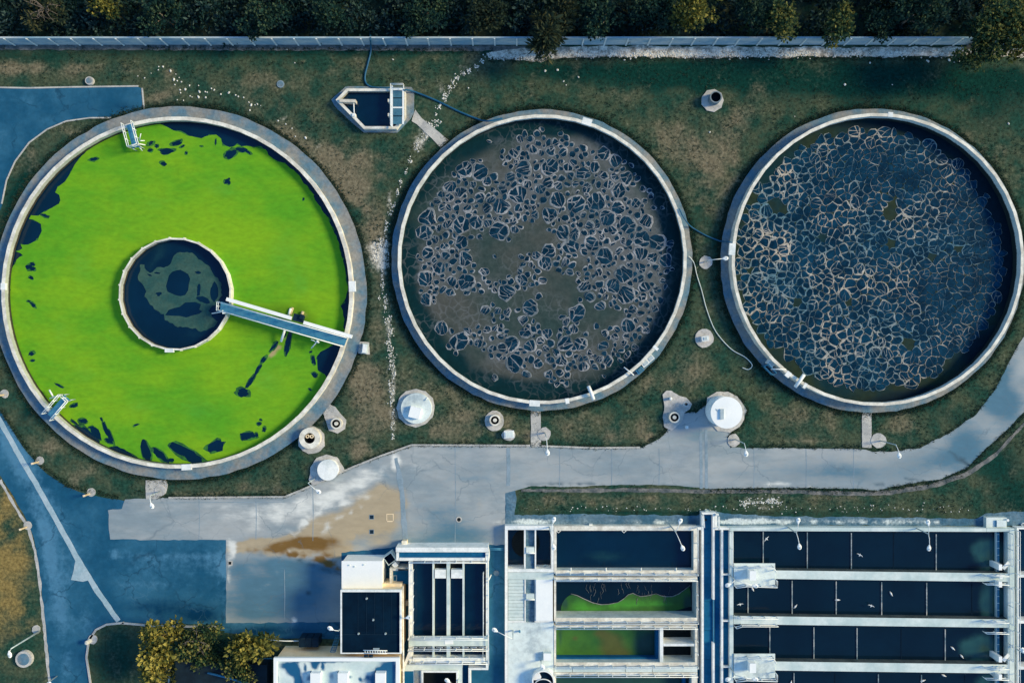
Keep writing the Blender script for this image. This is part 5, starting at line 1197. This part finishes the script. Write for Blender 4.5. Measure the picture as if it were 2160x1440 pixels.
for _ in range(34):
    x = rs.uniform(1235, 1420); y = rs.uniform(1228, 1262) if rs.random() < .7 else rs.uniform(1226, 1245)
    p = P(x, y, .36); b.tube([p, p + Vector((rs.uniform(-.15, .15), -rs.uniform(.1, .5), 0)), p + Vector((rs.uniform(-.2, .2), -rs.uniform(.5, .9), 0))], rs.uniform(.006, .018), 4)
o = b.build('foam', M['foam_rim'], None, (P(1300, 1250).x, P(1300, 1250).y, .3)); tag(o, 'streaks of white foam on dark water above the scalloped green scum', 'foam', None, 'stuff')
t = basin((1168.6, 1318, 1471, 1404), (1173, 1323, 1466, 1396), None, 0, 'long basin of olive green water with two dark end cells')
b = MB(); b.prect(1392, 1323.5, 1399, 1395.5, .3, zt - .05); b.prect(1399.5, 1357, 1465.5, 1362, .3, zt - .05); b.build('divider', M['white'], t)
b = MB(); b.prect(1173.5, 1386, 1391.5, 1391, .3, 1.7); b.prect(1383, 1323.5, 1391.5, 1386, .3, 1.7); b.build('launder', M['lane'], t)
MB().prect(1399.5, 1323.5, 1465.5, 1395.5, .3, .5).build('cell_floor', M['black'], t)
rail_rect(t, [(1172, 1320), (1468, 1320), (1470, 1402), (1172, 1402)], zt, .95, .04, 1.5)
tag(cdt_sheet([prect(1173, 1323, 1394, 1400, zt)], [], .9, .4, 'water', M['algae_dark'], {'tan': blobs([(1290, 1350, 36, 30, 20, 1.0), (1212, 1338, 10, 6, -30, .8), (1265, 1330, 20, 10, 0, .7), (1310, 1370, 30, 12, 0, .7)], .5, .5), 'murk_shade': blobs([(1370, 1355, 26, 40, 0, 1.1), (1250, 1392, 120, 8, 0, .8), (1180, 1330, 8, 40, 0, .6), (1340, 1345, 20, 40, 0, .5)])}), kind='structure')
wk = thing('walkway', 'pale slab walkway between the olive basin and the lowest basin', 'walkway', P(1320, 1410, 0)); 
for k, (x0, x1) in enumerate(((1169, 1207), (1208, 1319), (1320, 1376), (1377, 1471))): MB().prect(x0, 1405, x1, 1416.5, 0, zt - .02 + .006 * (k % 2)).build('slab', M['slab'], wk)
t = basin((1168.6, 1417.5, 1471, 1500), (1173, 1423, 1459, 1492), ('algae_dark', {'murk_shade': blobs([(1300, 1440, 300, 60, 0, 1.4)]), 'tan': blobs([(1380, 1430, 8, 10, 20, .5), (1335, 1436, 10, 5, 0, .4)])}), .9, 'lowest long basin of murky dark green water, cut by the picture edge')
b = MB(); b.prect(1440, 1423.5, 1446, 1491, .3, 1.6); b.build('launder', M['lane'], t)
rail_rect(t, [(1172, 1420), (1468, 1420)], zt, .95, .04, 1.5)
o = MB().prect(1168.6, 1209.6, 1471, 1216.5, 0, 1.9).build('channel_cover', M['lane']); tag(o, 'sunken blue channel strip under the upper long basin', 'channel')
o = MB().prect(1168.6, 1311.6, 1471, 1317.5, 0, 1.9).build('channel_cover', M['lane']); tag(o, 'sunken blue channel strip above the olive green basin', 'channel')

# ------------------------------------------------------------------ central lanes
cl = thing('channel_lanes', 'three narrow sunken blue lanes between white walls, running down between the basins', 'channels', P(1510, 1280, 0))
b = MB()
for x0, y0_, x1, y1 in ((1480, 1085, 1484.5, 1480), (1503.5, 1085, 1507.5, 1264), (1503.5, 1356, 1507.5, 1480), (1521.5, 1117, 1525.5, 1480), (1480, 1080, 1510, 1084.5), (1508, 1084, 1513, 1112), (1471.5, 1111, 1479.5, 1117), (1508, 1112.5, 1540, 1117)): b.prect(x0, y0_, x1, y1, 0, zt)
for y in (1211.5, 1309, 1406): b.prect(1526, y - 1.2, 1538.5, y + 1.2, 0, zt - .1)
b.build('wall', M['white'], cl)
MB().prect(1504, 1264.5, 1507, 1355.5, 0, 2.2).build('low_wall', M['deck_blue'], cl)
b = MB()
for k in range(13): b.prect(1485, 1085 + 30.5 * k, 1503, 1115 + 30.5 * k, .5, 2.0 + .03 * (k % 2))
b.build('lane_cover', M['lane'], cl)
b = MB()
for k in range(9): b.prect(1508, 1118 + 41 * k, 1521, 1158.4 + 41 * k, .5, 2.0 + .03 * (k % 2))
for k in range(9): b.prect(1526, 1118 + 41 * k, 1538.5, 1158.4 + 41 * k, .5, 2.05 + .03 * (k % 2))
b.prect(1472, 1118, 1479.5, 1480, .3, 1.7); b.build('lane_cover', M['lane'], cl)
MB().prect(1488, 1076, 1494, 1079.5, 1.2, 2.2).build('bracket', M['slab'], cl); MB().prect(1510, 1083, 1516, 1087, 2.2, 2.8).build('post', M['white'], cl); MB().prect(1487, 1094, 1491, 1098, 2.03, 2.08).build('hatch', M['black'], cl)
rail_rect(cl, [(1480, 1083), (1482, 1108)], zt, .9, .045); rail_rect(cl, [(1513, 1086), (1513, 1112)], zt, .9, .045)
b = MB(); b.tube([P(1474, 1120, 1.8), P(1473, 1150, 1.8), P(1471.8, 1208, 1.8)], .06); o = b.build('pipe', M['deck_blue']); tag(o, 'thin light blue pipe along the right wall of the upper long basin', 'pipe')

# ------------------------------------------------------------------ big clarifier block, lower right
zw = 1.6
gb = thing('clarifier_block', 'large block of four long dark water lanes divided by pale slab walkways', 'basin', P(1850, 1280, 0))
def LY(x, y): return y + (x - 1640) * .0155     # the walkways run very slightly off square
b = MB(); b.prism(PP([(1539, 1112), (1640, 1111), (2081, 1113.5), (2081, 1121), (1640, 1119.5), (1539, 1119)], zt), 0, zt); b.prism(PP([(1539, 1119.6), (1547, 1119.6), (1547, 1480), (1539, 1480)], zt), 0, zt)
b.build('wall', M['slab'], gb)
b = MB(); b.prism(PP([(2129, 1114), (2140, 1114), (2140, 1480), (2129, 1480)], zt), 0, zt); b.build('wall', M['slab'], gb)
b = MB(); b.prism(PP([(2081.6, 1113.5), (2128.5, 1114), (2128.5, 1120.5), (2081.6, 1121)], zt), 0, zt); b.build('wall', M['slab'], gb)
# inner sloping end wall, lit by the sun
b = MB(); A_ = PP([(2126, 1121), (2126, 1480)], zt); B_ = PP([(2117, 1121), (2117, 1480)], zw)
b.add([(A_[0].x, A_[0].y, zt - .01 + DZ), (A_[1].x, A_[1].y, zt - .01 + DZ), (B_[1].x, B_[1].y, zw - .1 + DZ), (B_[0].x, B_[0].y, zw - .1 + DZ), (A_[0].x + .12, A_[0].y, zt - .01 + DZ), (A_[1].x + .12, A_[1].y, zt - .01 + DZ)], [[3, 2, 1, 0], [0, 1, 5, 4]]); b.build('end_wall', M['slab'], gb)
b = MB(); b.prect(2103.5, 1122, 2108, 1480, zw - .2, zw + .25); b.build('weir_channel', M['deck_blue'], gb)
b = MB()
for k in range(26): b.prect(2103.5, 1126 + 14.5 * k, 2108, 1127.2 + 14.5 * k, zw + .25, zw + .32)
b.prect(2102, 1122, 2103.2, 1480, zw - .2, zw + .36); b.build('weir_bar', M['slab'], gb)
lanes = [(1120, 1200), (1222.5, 1296), (1320, 1391), (1417, 1490)]
for i, (ya, yb) in enumerate(((1201, 1219), (1298, 1315.5), (1393, 1412))):
    b = MB(); b.prism(PP([(1547.6, ya), (1547.6, yb), (2128.4, LY(2128, yb)), (2128.4, LY(2128, ya))], zt), zw - .3, zt, 0, 1); b.build('slab_walkway', [M['slab'], M['dark_edge']], gb)
for y, (pa, pb) in ((1210, (1187.5, 1234)), (1403, (1378, 1430))):
    b = MB(); b.prect(1548.2, pa, 1635, pb, zt + .01, zt + .12); b.build('platform_slab', M['slab_stained'], gb)
    rail_rect(gb, [(1549, pa + 5), (1628, pa + 5), (1632, pa + 14)], zt + .12, .95, .05, 1.5); rail_rect(gb, [(1549, pb), (1571, pb - 3), (1634, pb - 1), (1634, pb - 14)], zt + .12, .95, .05, 1.5)
for y in (1305,): rail_rect(gb, [(1549, y - 8), (1560, y - 6), (1636, y - 6)], zt, .9, .04, 1.5); rail_rect(gb, [(1549, y + 14), (1562, y + 10), (1636, y + 10)], zt, .9, .04, 1.5)
rail_rect(gb, [(1541, 1120), (1541, 1190)], zt, .95, .045, 1.5)
for ya, yb in ((1122, 1190), (1238, 1312), (1325, 1388), (1432, 1480)):
    rail_rect(gb, [(2127, ya), (2127, yb)], zt, .95, .05, 1.5)
for y in (1204, 1222, 1301, 1324, 1398, 1420): rail_rect(gb, [(2072, LY(2072, y) - 1), (2118, LY(2118, y) - 1)], zt, .9, .045, 1.5)
for y in (1196, 1232, 1390, 1428): MB().prect(2107, y - 6, 2114, y + 6, zw, zt + .75).build('drive_housing', M['white_bright'], gb)
for y in (1216, 1411): MB().prect(2109, y - 4, 2115, y + 4, zt, zt + .5).build('motor_box', M['white'], gb)
for y in (1197, 1391): MB().beam(P(2116, y + 2, zt + .06), P(2128, y - 12, zt + .06), .35, zt + .01, zt + .1).build('corner_plate', M['white'], gb)
bx = {0: [1610, 1703, 1796, 1885, 1975], 1: [1578, 1671, 1764, 1860, 1955, 2050], 2: [1624, 1717, 1808, 1901, 1994], 3: [1675, 1761, 1853, 1944, 2035]}
dim = {1885, 1901, 1761, 2050, 2035}
for i, (ya, yb) in enumerate(lanes):
    y0_, y1 = ya, yb
    for x in bx[i]:
        MB().prect(x - .9, LY(x, ya) + 1, x + .9, min(LY(x, yb) - 1, 1480), zw - .1, zw + (.02 if x in dim else .10)).build('flight_board', M['roof_dark' if x in dim else 'wet_board'], gb)
mk = blobs([(2070, 1158, 30, 34, 0, 1.4), (2045, 1150, 20, 16, 0, .6), (2078, 1260, 28, 44, 0, 1.6), (2055, 1355, 40, 32, 0, 1.3), (2020, 1350, 16, 16, 0, .5), (2070, 1435, 34, 30, 0, 1.5)], .4, .5)
mk_o = blobs([(2076, 1165, 14, 22, 0, .7), (2080, 1262, 14, 28, 0, .7), (2062, 1356, 24, 20, 0, .6), (2075, 1440, 18, 20, 0, .6)], .5, .6)
tag(cdt_sheet([prect(1541, 1113, 2124, 1490, 1.0)], [], zw, .5, 'water', M['water_deep'], {'murk_shade': mk, 'olive': mk_o}), kind='structure')
for y, l in ((1213, 'white box with steps on the upper lane platform'), (1408, 'white box on the lower lane platform')):
    t = thing('control_cabinet', l, 'box', P(1588, y, zt + .12)); MB().prect(1582, y - 9, 1594.5, y + 10, zt + .12, zt + 1.1).build('casing', M['white_bright'], t); MB().prect(1581.6, y - 9.4, 1595, y + 10.4, zt + 1.1, zt + 1.15).build('lid', M['white_bright'], t)
    b = MB(); 
    for k in range(3): b.prect(1578 + k, y - 6 + 3 * k, 1581, y - 4 + 3 * k, zt + .12, zt + .3 + .12 * k)
    b.build('step', M['deck_blue'], t)
t = thing('valve_chamber', 'pale square slab with an inset hatch at the upper right of the lanes', 'chamber', P(2102, 1100, 0))
MB().prect(2080.5, 1091, 2123.5, 1112.8, 0, 2.3).build('slab', M['slab'], t); MB().prect(2103, 1097, 2122, 1111, 2.3, 2.5).build('hatch', M['slab_stained'], t); MB().prect(2101, 1098, 2102.6, 1111, 2.3, 2.42).build('lip', M['deck_blue'], t); MB().cyl(P(2124, 1096, 2.3), .14, 1.8, .14, 2.5, 12).build('cap', M['white_bright'], t)
t = thing('edge_basin', 'dark basin with thin white walls at the right picture edge', 'basin', P(2175, 1280, 0))
b = MB(); b.prect(2145.5, 1112, 2149, 1480, 0, zt); b.prect(2149.5, 1112, 2240, 1115.5, 0, zt); b.build('wall', M['white'], t); MB().prect(2140.5, 1112, 2145, 1480, .5, 1.9).build('gap_cover', M['roof_dark'], t)
for y in (1214, 1311, 1408): MB().prect(2149.6, y - 3, 2240, y + 3, 0, zt - .02).build('divider', M['white'], t)
rail_rect(t, [(2141, 1117), (2141, 1480)], zt, .9, .04, 1.5)
tag(cdt_sheet([prect(2146, 1112, 2242, 1482, 1.0)], [], 1.2, 1.0, 'water', M['water'], {'murk_shade': blobs([(2158, 1180, 10, 20, 0, .6), (2156, 1290, 8, 30, 0, .5)])}), kind='structure')
lamp((2136, 1363), [(2158, 1371)], 4.4, 'lamp cut by the right edge beside the last dark basin', z0=zt)
flat_lid(2137, 1098, 4, 'tiny white cap on the pavement right of the valve chamber', 'white', 1.9)
# double armed lamps over the basins
for i, (bx_, hs, h, l) in enumerate([((1158, 1107), [(1168, 1096), (1168, 1153)], 5.2, 'double armed lamp above the corner of the small inlet cell'),
                            ((1412, 1106), [(1435, 1099), (1440, 1155)], 5.2, 'double armed lamp over the right part of the upper long basin'),
                            ((1657, 1108), [(1684, 1098), (1686.5, 1152)], 5.2, 'double armed lamp over the first dark lane, near its left boards'),
                            ((1925, 1110), [(1958, 1102), (1960, 1155)], 5.2, 'double armed lamp over the first dark lane, near its murky end'),
                            ((1540, 1212), [(1536, 1233), (1593, 1235)], 4.6, 'double armed lamp beside the upper lane platform'),
                            ((1541, 1408), [(1536, 1432), (1593, 1432)], 4.6, 'double armed lamp beside the lower lane platform')]):
    lamp(bx_, hs, h, l, z0=1.7 if i < 4 else zt, group='double armed lamps over the basins')

# ------------------------------------------------------------------ gulls
DZ = 0.0
def gull_mesh(kind):
    b = MB(); n = 8
    prof = [(-.34, .012, .03), (-.26, .05, .035), (-.14, .085, .06), (0, .105, .075), (.12, .09, .075), (.20, .055, .085), (.27, .05, .11), (.32, .035, .105), (.345, .014, .095), (.395, .004, .085)]
    vs = []
    for x, r, z in prof:
        vs += [(x, r * math.cos(2 * PI * k / n), z + .02 + r * .85 * math.sin(2 * PI * k / n)) for k in range(n)]
    fs = [[i * n + k, i * n + (k + 1) % n, (i + 1) * n + (k + 1) % n, (i + 1) * n + k] for i in range(len(prof) - 1) for k in range(n)]
    fs += [list(range(n - 1, -1, -1)), list(range((len(prof) - 1) * n, len(prof) * n))]
    b.add(vs, fs, 0, True)
    for s in (1, -1):
        if kind == 'sit':
            w_ = [(.14, .07, .13), (.10, .115, .12), (-.10, .12, .10), (-.36, .02, .09), (-.30, .01, .12), (-.05, .03, .17)]
        else:
            w_ = [(.14, .06, .12), (.22, .30, .20), (.05, .68, .16), (-.02, .70, .16), (.06, .32, .18), (-.10, .07, .11)]
        top = [(x, y * s, z) for x, y, z in w_]; bot = [(x, y * s, z - .025) for x, y, z in w_]
        m = len(w_); f = list(range(m)) if s < 0 else list(range(m - 1, -1, -1))
        b.add(top + bot, [f, [m + i for i in reversed(f)]] + [[i, (i + 1) % m, m + (i + 1) % m, m + i] for i in range(m)], 1)
    return b
SIT = [(1677, 1278, 50, .9, 'white gull floating beside the second board of the second lane'), (1766, 1264, 0, .95, 'white gull perched on the middle board of the second lane'), (1879, 1251, -60, .9, 'white gull floating alone right of the middle of the second lane'), (2009, 1366, -40, .9, 'white gull at the edge of murky water in the third lane, upper of two'),
       (2028, 1383, -50, .9, 'white gull floating in murky water of the third lane, lower of two'), (1990, 1423, -25, .9, 'white gull floating at the top of the lowest lane'), (1946, 1434, 20, 1.0, 'white gull by a board in the lowest lane'), (1587, 1241, -60, .9, 'white gull beside the first board of the second lane'), (1668, 1439, 80, .9, 'white gull cut by the lower picture edge'),
       (1250, 1201, 0, 1.6, None)]
FLY = [(1617, 1136, 140, 1.2, .9, 'white gull flying low over the first lane with wings spread'), (1813, 1170, 60, 1.2, .3, 'white gull with raised wings on the middle of the first lane'), (1837, 1277, 70, 1.2, .3, 'white gull with half spread wings in the second lane'), (1561, 1274, 100, 1.2, .3, 'white gull with spread wings near the left wall of the second lane')]
gs = gull_mesh('sit').build('gull', [M['gull'], M['gull_wing']], None, (0, 0, 0)); gf = gull_mesh('fly').build('gull', [M['gull'], M['gull_wing']], None, (0, 0, 0))
first = True
for x, y, a, z, l in SIT:
    if l is None: continue
    o = gs if first else gs.copy()
    if not first: C.objects.link(o)
    first = False
    tag(o, l, 'gull', 'gulls on the dark lanes'); zz = -.08 if z != .95 else .02
    o.location = P(x, y, zz); o.rotation_euler = (0, 0, math.radians(a)); o.scale = (.8, .8, .8)
first = True
for x, y, a, s, z, l in FLY:
    o = gf if first else gf.copy()
    if not first: C.objects.link(o)
    first = False
    tag(o, l, 'gull', 'gulls on the dark lanes'); o.location = P(x, y, z); o.rotation_euler = (0, 0, math.radians(a)); o.scale = (s * .42,) * 3

# ------------------------------------------------------------------ trees
def leaf_mesh(name, rnd, clumps, per, size, m, droop=0.0, needle=1.0, spread=.55, tintb=0.0):
    """clumps: (x,y,z,r) local. Each clump is a burst of leaf faces with per-point tint"""
    vs, fs, ti = [], [], []
    for cx, cy, cz, cr in clumps:
        ct = rnd.gauss(.42 + tintb, .17)
        for _ in range(int(per * (cr / .6) ** 2)):
            d = Vector((rnd.gauss(0, 1), rnd.gauss(0, 1), rnd.gauss(0, .8)))
            if d.length < 1e-3: continue
            d.normalize()
            q = Vector((cx, cy, cz)) + d * cr * rnd.random() ** .4
            ax_ = (d * .9 + Vector((rnd.gauss(0, spread), rnd.gauss(0, spread), rnd.gauss(0, spread) + .25 - droop)))
            ax_.normalize()
            s = size * rnd.uniform(.6, 1.25)
            nr = ax_.cross(Vector((rnd.gauss(0, 1), rnd.gauss(0, 1), rnd.gauss(0, 1))))
            if nr.length < 1e-3: continue
            nr.normalize(); up = ax_.cross(nr)
            L = ax_ * s * needle; wv = nr * s * .36 / needle ** .5
            o = len(vs)
            mid = q + L * .5 + up * s * .08
            vs += [q, mid + wv, q + L, mid - wv]
            fs += [[o, o + 1, o + 2], [o, o + 2, o + 3]]
            t_ = min(1, max(0, ct + rnd.gauss(0, .14) + .36 * d.z)); ti += [t_ * .7, t_, min(1, t_ * 1.25), t_]  # tint rises toward clump tops, painting in the sunlight
    me = bpy.data.meshes.new(name); me.from_pydata(vs, [], fs)
    at = me.attributes.new('tint', 'FLOAT', 'POINT'); at.data.foreach_set('value', ti)
    me.materials.append(M[m]); me.update()
    return me
def crown_clumps(rnd, n, rx, ry, z0, z1, cr=(.35, .75), lobes=6):
    lob = [(rnd.uniform(-.62, .62) * rx, rnd.uniform(-.62, .62) * ry, rnd.uniform(z0 + (z1 - z0) * .35, z1 * .96), rnd.uniform(.34, .6)) for _ in range(lobes)] + [(0, 0, z0 + (z1 - z0) * .62, .72)]
    out = []
    while len(out) < n:
        lx, ly, lz, lr = lob[rnd.randrange(len(lob))]
        d = Vector((rnd.gauss(0, 1), rnd.gauss(0, 1), rnd.gauss(0, 1))); d.normalize()
        k = rnd.random() ** .33
        p = (lx + d.x * lr * rx * k, ly + d.y * lr * ry * k, lz + d.z * lr * (z1 - z0) * .5 * k)
        if p[2] < z0 * .7: continue
        out.append((*p, rnd.uniform(*cr)))
    return out
def trunk_mb(rnd, h, r, clumps, nl=6, bare=None):
    b = MB(); lean = Vector((rnd.uniform(-.2, .2), rnd.uniform(-.2, .2), 0))
    pts = [Vector((0, 0, -.1)) , lean * .4 + Vector((0, 0, h * .35)), lean + Vector((0, 0, h * .7)), lean * 1.3 + Vector((0, 0, h * .92))]
    b.tube(pts, r, 8, r1=r * .3)
    for _ in range(nl):
        c_ = clumps[rnd.randrange(len(clumps))]; e = Vector(c_[:3]); s = pts[1].lerp(pts[2], rnd.random())
        m_ = s.lerp(e, .5) + Vector((rnd.uniform(-.2, .2), rnd.uniform(-.2, .2), rnd.uniform(0, .3)))
        b.tube([s, m_, e], r * .38, 6, r1=r * .08)
    if bare:
        for _ in range(bare):
            a = rnd.uniform(0, 6.28); L = rnd.uniform(1.0, 1.9); s = Vector((0, 0, h))
            e = s + Vector((math.cos(a) * L, math.sin(a) * L, rnd.uniform(-.1, .5))); m_ = s.lerp(e, .5) + Vector((rnd.uniform(-.25, .25), rnd.uniform(-.25, .25), .25))
            b.tube([pts[2], s, m_, e], .06, 5, r1=.012)
            for q in range(3):
                f = m_.lerp(e, rnd.uniform(.1, .8)); b.tube([f, f + Vector((rnd.uniform(-.5, .5), rnd.uniform(-.5, .5), rnd.uniform(-.1, .3)))], .025, 4, r1=.01)
    return b
def tree(x, y, z_top, rx, ry, n, label, leaf, seed, size=.34, per=46, group='trees beyond the boundary wall', droop=0, needle=1.0, name='tree', bare=None, zb=.28, cr=(.35, .75), tintb=0.0, at_top=True, nl=6):
    """x, y: photo position of the crown's middle; the trunk stands under it"""
    rnd = random.Random(seed)
    zc_ = z_top * .72
    p = P(x, y, zc_ if at_top else 0); p.z = 0
    t = thing(name, label, 'tree', p, group)
    cl_ = crown_clumps(rnd, n, rx, ry, z_top * zb, z_top - .4, cr)
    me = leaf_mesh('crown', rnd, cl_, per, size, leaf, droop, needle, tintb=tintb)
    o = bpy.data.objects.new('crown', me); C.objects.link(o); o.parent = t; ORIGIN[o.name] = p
    b = trunk_mb(rnd, z_top * .8, .09 + z_top * .018, cl_, nl, bare)
    me = bpy.data.meshes.new('trunk'); me.from_pydata(b.v, [], b.f); me.materials.append(M['bark']); me.polygons.foreach_set('use_smooth', b.sm)
    o = bpy.data.objects.new('trunk', me); C.objects.link(o); o.parent = t
    return t
GB = 'golden trees on the kerbed island'
tree(335, 1352, 5.0, 2.2, 2.2, 54, 'golden leaved tree at the left end of the kerbed island', 'leaf_gold', 21, group=GB, tintb=.10, size=.50, per=27)
tree(324, 1402, 4.2, 1.6, 2.0, 32, 'narrow golden tree reaching down to the picture edge from the kerbed island', 'leaf_gold', 22, group=GB, tintb=.10, size=.50, per=27)
tree(418, 1348, 4.0, 2.6, 1.7, 46, 'dull green tree with a fork of bare white branches on the island', 'leaf_mid', 23, group=GB, bare=7, tintb=.05)
tree(440, 1395, 3.2, 2.4, 1.5, 32, 'low dark tree between the golden trees and the shed roof', 'leaf_mid', 24, group=GB, tintb=-.08)
tree(522, 1372, 4.6, 2.3, 1.9, 50, 'golden tree next to the wet roofed building', 'leaf_gold', 25, group=GB, tintb=.0, size=.50, per=27)
tree(500, 1408, 3.6, 1.8, 1.5, 26, 'small green and gold tree over the dark shed', 'leaf_mid', 26, group=GB, tintb=.05)
# trees beyond the wall
tree(1488, 8, 7.5, 3.0, 2.2, 64, 'sunlit yellow tree crown at the top edge, brightest beyond the wall', 'leaf_gold', 31, tintb=-.08)
tree(1652, 42, 5.2, 1.6, 2.2, 34, 'slim tree with a small gold tip behind the right half of the wall', 'leaf_mid', 32, tintb=.05)
tree(1765, 62, 5.6, 2.0, 2.7, 48, 'gold tipped tree leaning over the right part of the wall', 'leaf_mid', 33, tintb=.08)
tree(2100, 62, 7.5, 3.4, 4.0, 120, 'big spreading tree in the upper right corner with golden fronds', 'leaf_mid', 34, tintb=.06, size=.36)
tree(2150, 90, 6.5, 2.0, 2.4, 44, 'golden fronded tree at the right picture edge', 'leaf_gold', 35, tintb=.02)
tree(1160, 88, 4.6, 1.6, 2.1, 44, 'drooping brown green tree overhanging a gap in the wall', 'leaf_brown', 36, droop=.5, needle=1.9, size=.42)
tree(1172, 30, 4.2, 1.8, 1.8, 30, 'brown green shrubby tree above the drooping one', 'leaf_brown', 37, needle=1.4)
tree(222, 12, 4.6, 1.5, 1.3, 22, 'small yellow green tree at the top edge in the left part', 'leaf_gold', 38, tintb=-.08)
tree(98, 22, 4.2, 2.2, 1.6, 20, 'brownish tree with bare radiating branches in the upper left', 'leaf_brown', 39, bare=11, needle=1.5)
tree(1925, 30, 5.5, 2.4, 2.0, 40, 'dark tree left of the big spreading corner tree', 'leaf_dark', 40)
tree(1960, 8, 6.5, 2.0, 1.8, 34, 'dark bluish green tree at the top edge near the right corner', 'leaf_dark', 41, tintb=.06)
tree(1865, 45, 4.2, 1.8, 1.5, 28, 'low dark bushy tree behind the blue shaded part of the wall', 'leaf_dark', 42)
tree(1385, 20, 5.2, 2.6, 1.8, 40, 'dark green tree left of the sunlit yellow crown', 'leaf_dark', 43, tintb=.06)
tree(1275, 35, 4.6, 2.4, 1.9, 40, 'round dark tree between the brown trees and the yellow crown', 'leaf_dark', 44)
tree(340, 30, 4.6, 2.4, 1.8, 36, 'dark tree right of the small yellow green tree', 'leaf_dark', 45)
tree(555, 28, 4.4, 2.2, 1.9, 36, 'dark green tree above the left third of the wall', 'leaf_dark', 46, tintb=.05)
tree(690, 20, 4.8, 2.4, 1.7, 36, 'dark tree just left of where the blue hose crosses the wall', 'leaf_dark', 47, tintb=.03)
tree(890, 28, 4.4, 2.4, 1.8, 36, 'dark tree just right of where the blue hose crosses the wall', 'leaf_dark', 48, tintb=.05)
tree(1035, 25, 4.4, 2.2, 1.8, 32, 'dark brownish tree left of the drooping tree', 'leaf_brown', 49, tintb=-.12)
tree(1590, 20, 5.5, 2.0, 1.8, 34, 'dark tree right of the sunlit yellow crown', 'leaf_dark', 50)
# the taller trees standing just north of the picture
for i, x in enumerate(range(-60, 2400, 175)):
    tree(x + RND.uniform(-40, 40), -70 - RND.uniform(0, 30), 10.5 if x > 1100 else 8.5, 3.2, 2.6, 46, 'tall dark tree of the belt along the upper picture edge', 'leaf_dark', 60 + i, size=.5, per=30, at_top=False, group='tall trees at the upper edge', nl=4)
# undergrowth behind the wall
rnd = random.Random(77); cl_ = []
for _ in range(2300):
    x = rnd.uniform(-40, 2200); y = rnd.uniform(-60, 84)
    if y > 78 and rnd.random() < .6: continue
    k = fbm(x / 60, y / 60, 1.2, 5)
    if k < -.38: continue
    h = max(.2, (1.5 + 1.6 * k) * min(1, (92 - y) / 26))
    p = P(x, y, 0); r_ = rnd.uniform(.35, .7)
    cl_.append((p.x, min(p.y, y0 + .1 + 30), h * rnd.uniform(.55, 1.0), r_))
me = leaf_mesh('undergrowth', rnd, cl_, 26, .40, 'leaf_under', 0, 1.3)
o = bpy.data.objects.new('undergrowth', me); C.objects.link(o); tag(o, 'dense dark undergrowth filling the belt beyond the boundary wall', 'undergrowth', None, 'stuff')
# tufts of longer grass along pavement edges and walkways
rnd = random.Random(8); vs, fs, ti = [], [], []
def tuft(x, y, s):
    for _ in range(5):
        a = rnd.uniform(0, 6.28); o_ = len(vs); q = Vector((x + rnd.gauss(0, .07), y + rnd.gauss(0, .07), 0)); d = Vector((math.cos(a), math.sin(a), 0)); n = Vector((-d.y, d.x, 0)) * s * .16
        vs.extend([q + n, q - n, q + d * s * rnd.uniform(.5, 1.0) + Vector((0, 0, s * rnd.uniform(.5, .9)))]); fs.append([o_, o_ + 1, o_ + 2]); t_ = rnd.random(); ti.extend([t_ * .6, t_ * .6, t_])
for c, r in TW:
    for _ in range(5200):
        a = rnd.uniform(0, 6.28); d = r + abs(rnd.gauss(0, .28)) - .06; x, y = c.x + d * math.cos(a), c.y + d * math.sin(a)
        if abs(x) < 56 and abs(y) < 38: tuft(x, y, rnd.uniform(.08, .26))
conw = PP(con); padw = PP(poly_pad); chw = PP([(690, 175), (885, 175), (960, 300), (930, 320), (840, 290), (690, 230)])
n_ = 0
while n_ < 15000:
    px_, py_ = rnd.uniform(-10, 2170), rnd.uniform(100, 1085)
    p = P(px_, py_)
    if any(math.hypot(p.x - c.x, p.y - c.y) < r + .05 for c, r in TW) or inside(p, conw) or inside(p, padw) or inside(p, chw): continue
    if px_ < 270 and py_ > 840 or (py_ > 1045 and px_ < 1095): continue
    n_ += 1; tuft(p.x, p.y, rnd.uniform(.05, .17) * (1 + .8 * fbm(p.x, p.y, .3, 6)))
def edge_tufts(pts, n, out):
    q = [P(*p) for p in pts]
    for a, b_ in zip(q[:-1], q[1:]):
        L = (b_ - a).length; nr = (b_ - a).normalized(); nr = Vector((-nr.y, nr.x, 0)) * out
        for _ in range(int(L * n)):
            p = a.lerp(b_, rnd.random()) + nr * abs(rnd.gauss(0, .22)); tuft(p.x, p.y, rnd.uniform(.08, .24))
edge_tufts(con[3:27], 26, 1); edge_tufts(con[27:38], 14, 1); edge_tufts(con[40:54], 20, 1)
edge_tufts([(0, 864), (25, 905), (80, 980), (140, 1025), (250, 1053)], 24, 1); edge_tufts([(300, 98), (1000, 104)], 10, -1); edge_tufts([(1030, 122), (1150, 126), (1200, 121), (2060, 121)], 16, -1)
me = bpy.data.meshes.new('grass'); me.from_pydata(vs, [], fs); at = me.attributes.new('tint', 'FLOAT', 'POINT'); at.data.foreach_set('value', ti)
me.materials.append(leaf_mat('grass_blade', (.004, .030, .023), (.022, .052, .034), (.13, .12, .07))); me.update()
o = bpy.data.objects.new('grass', me); C.objects.link(o); tag(o, 'longer dark grass fringing the walkways and pavements', 'grass', None, 'stuff')
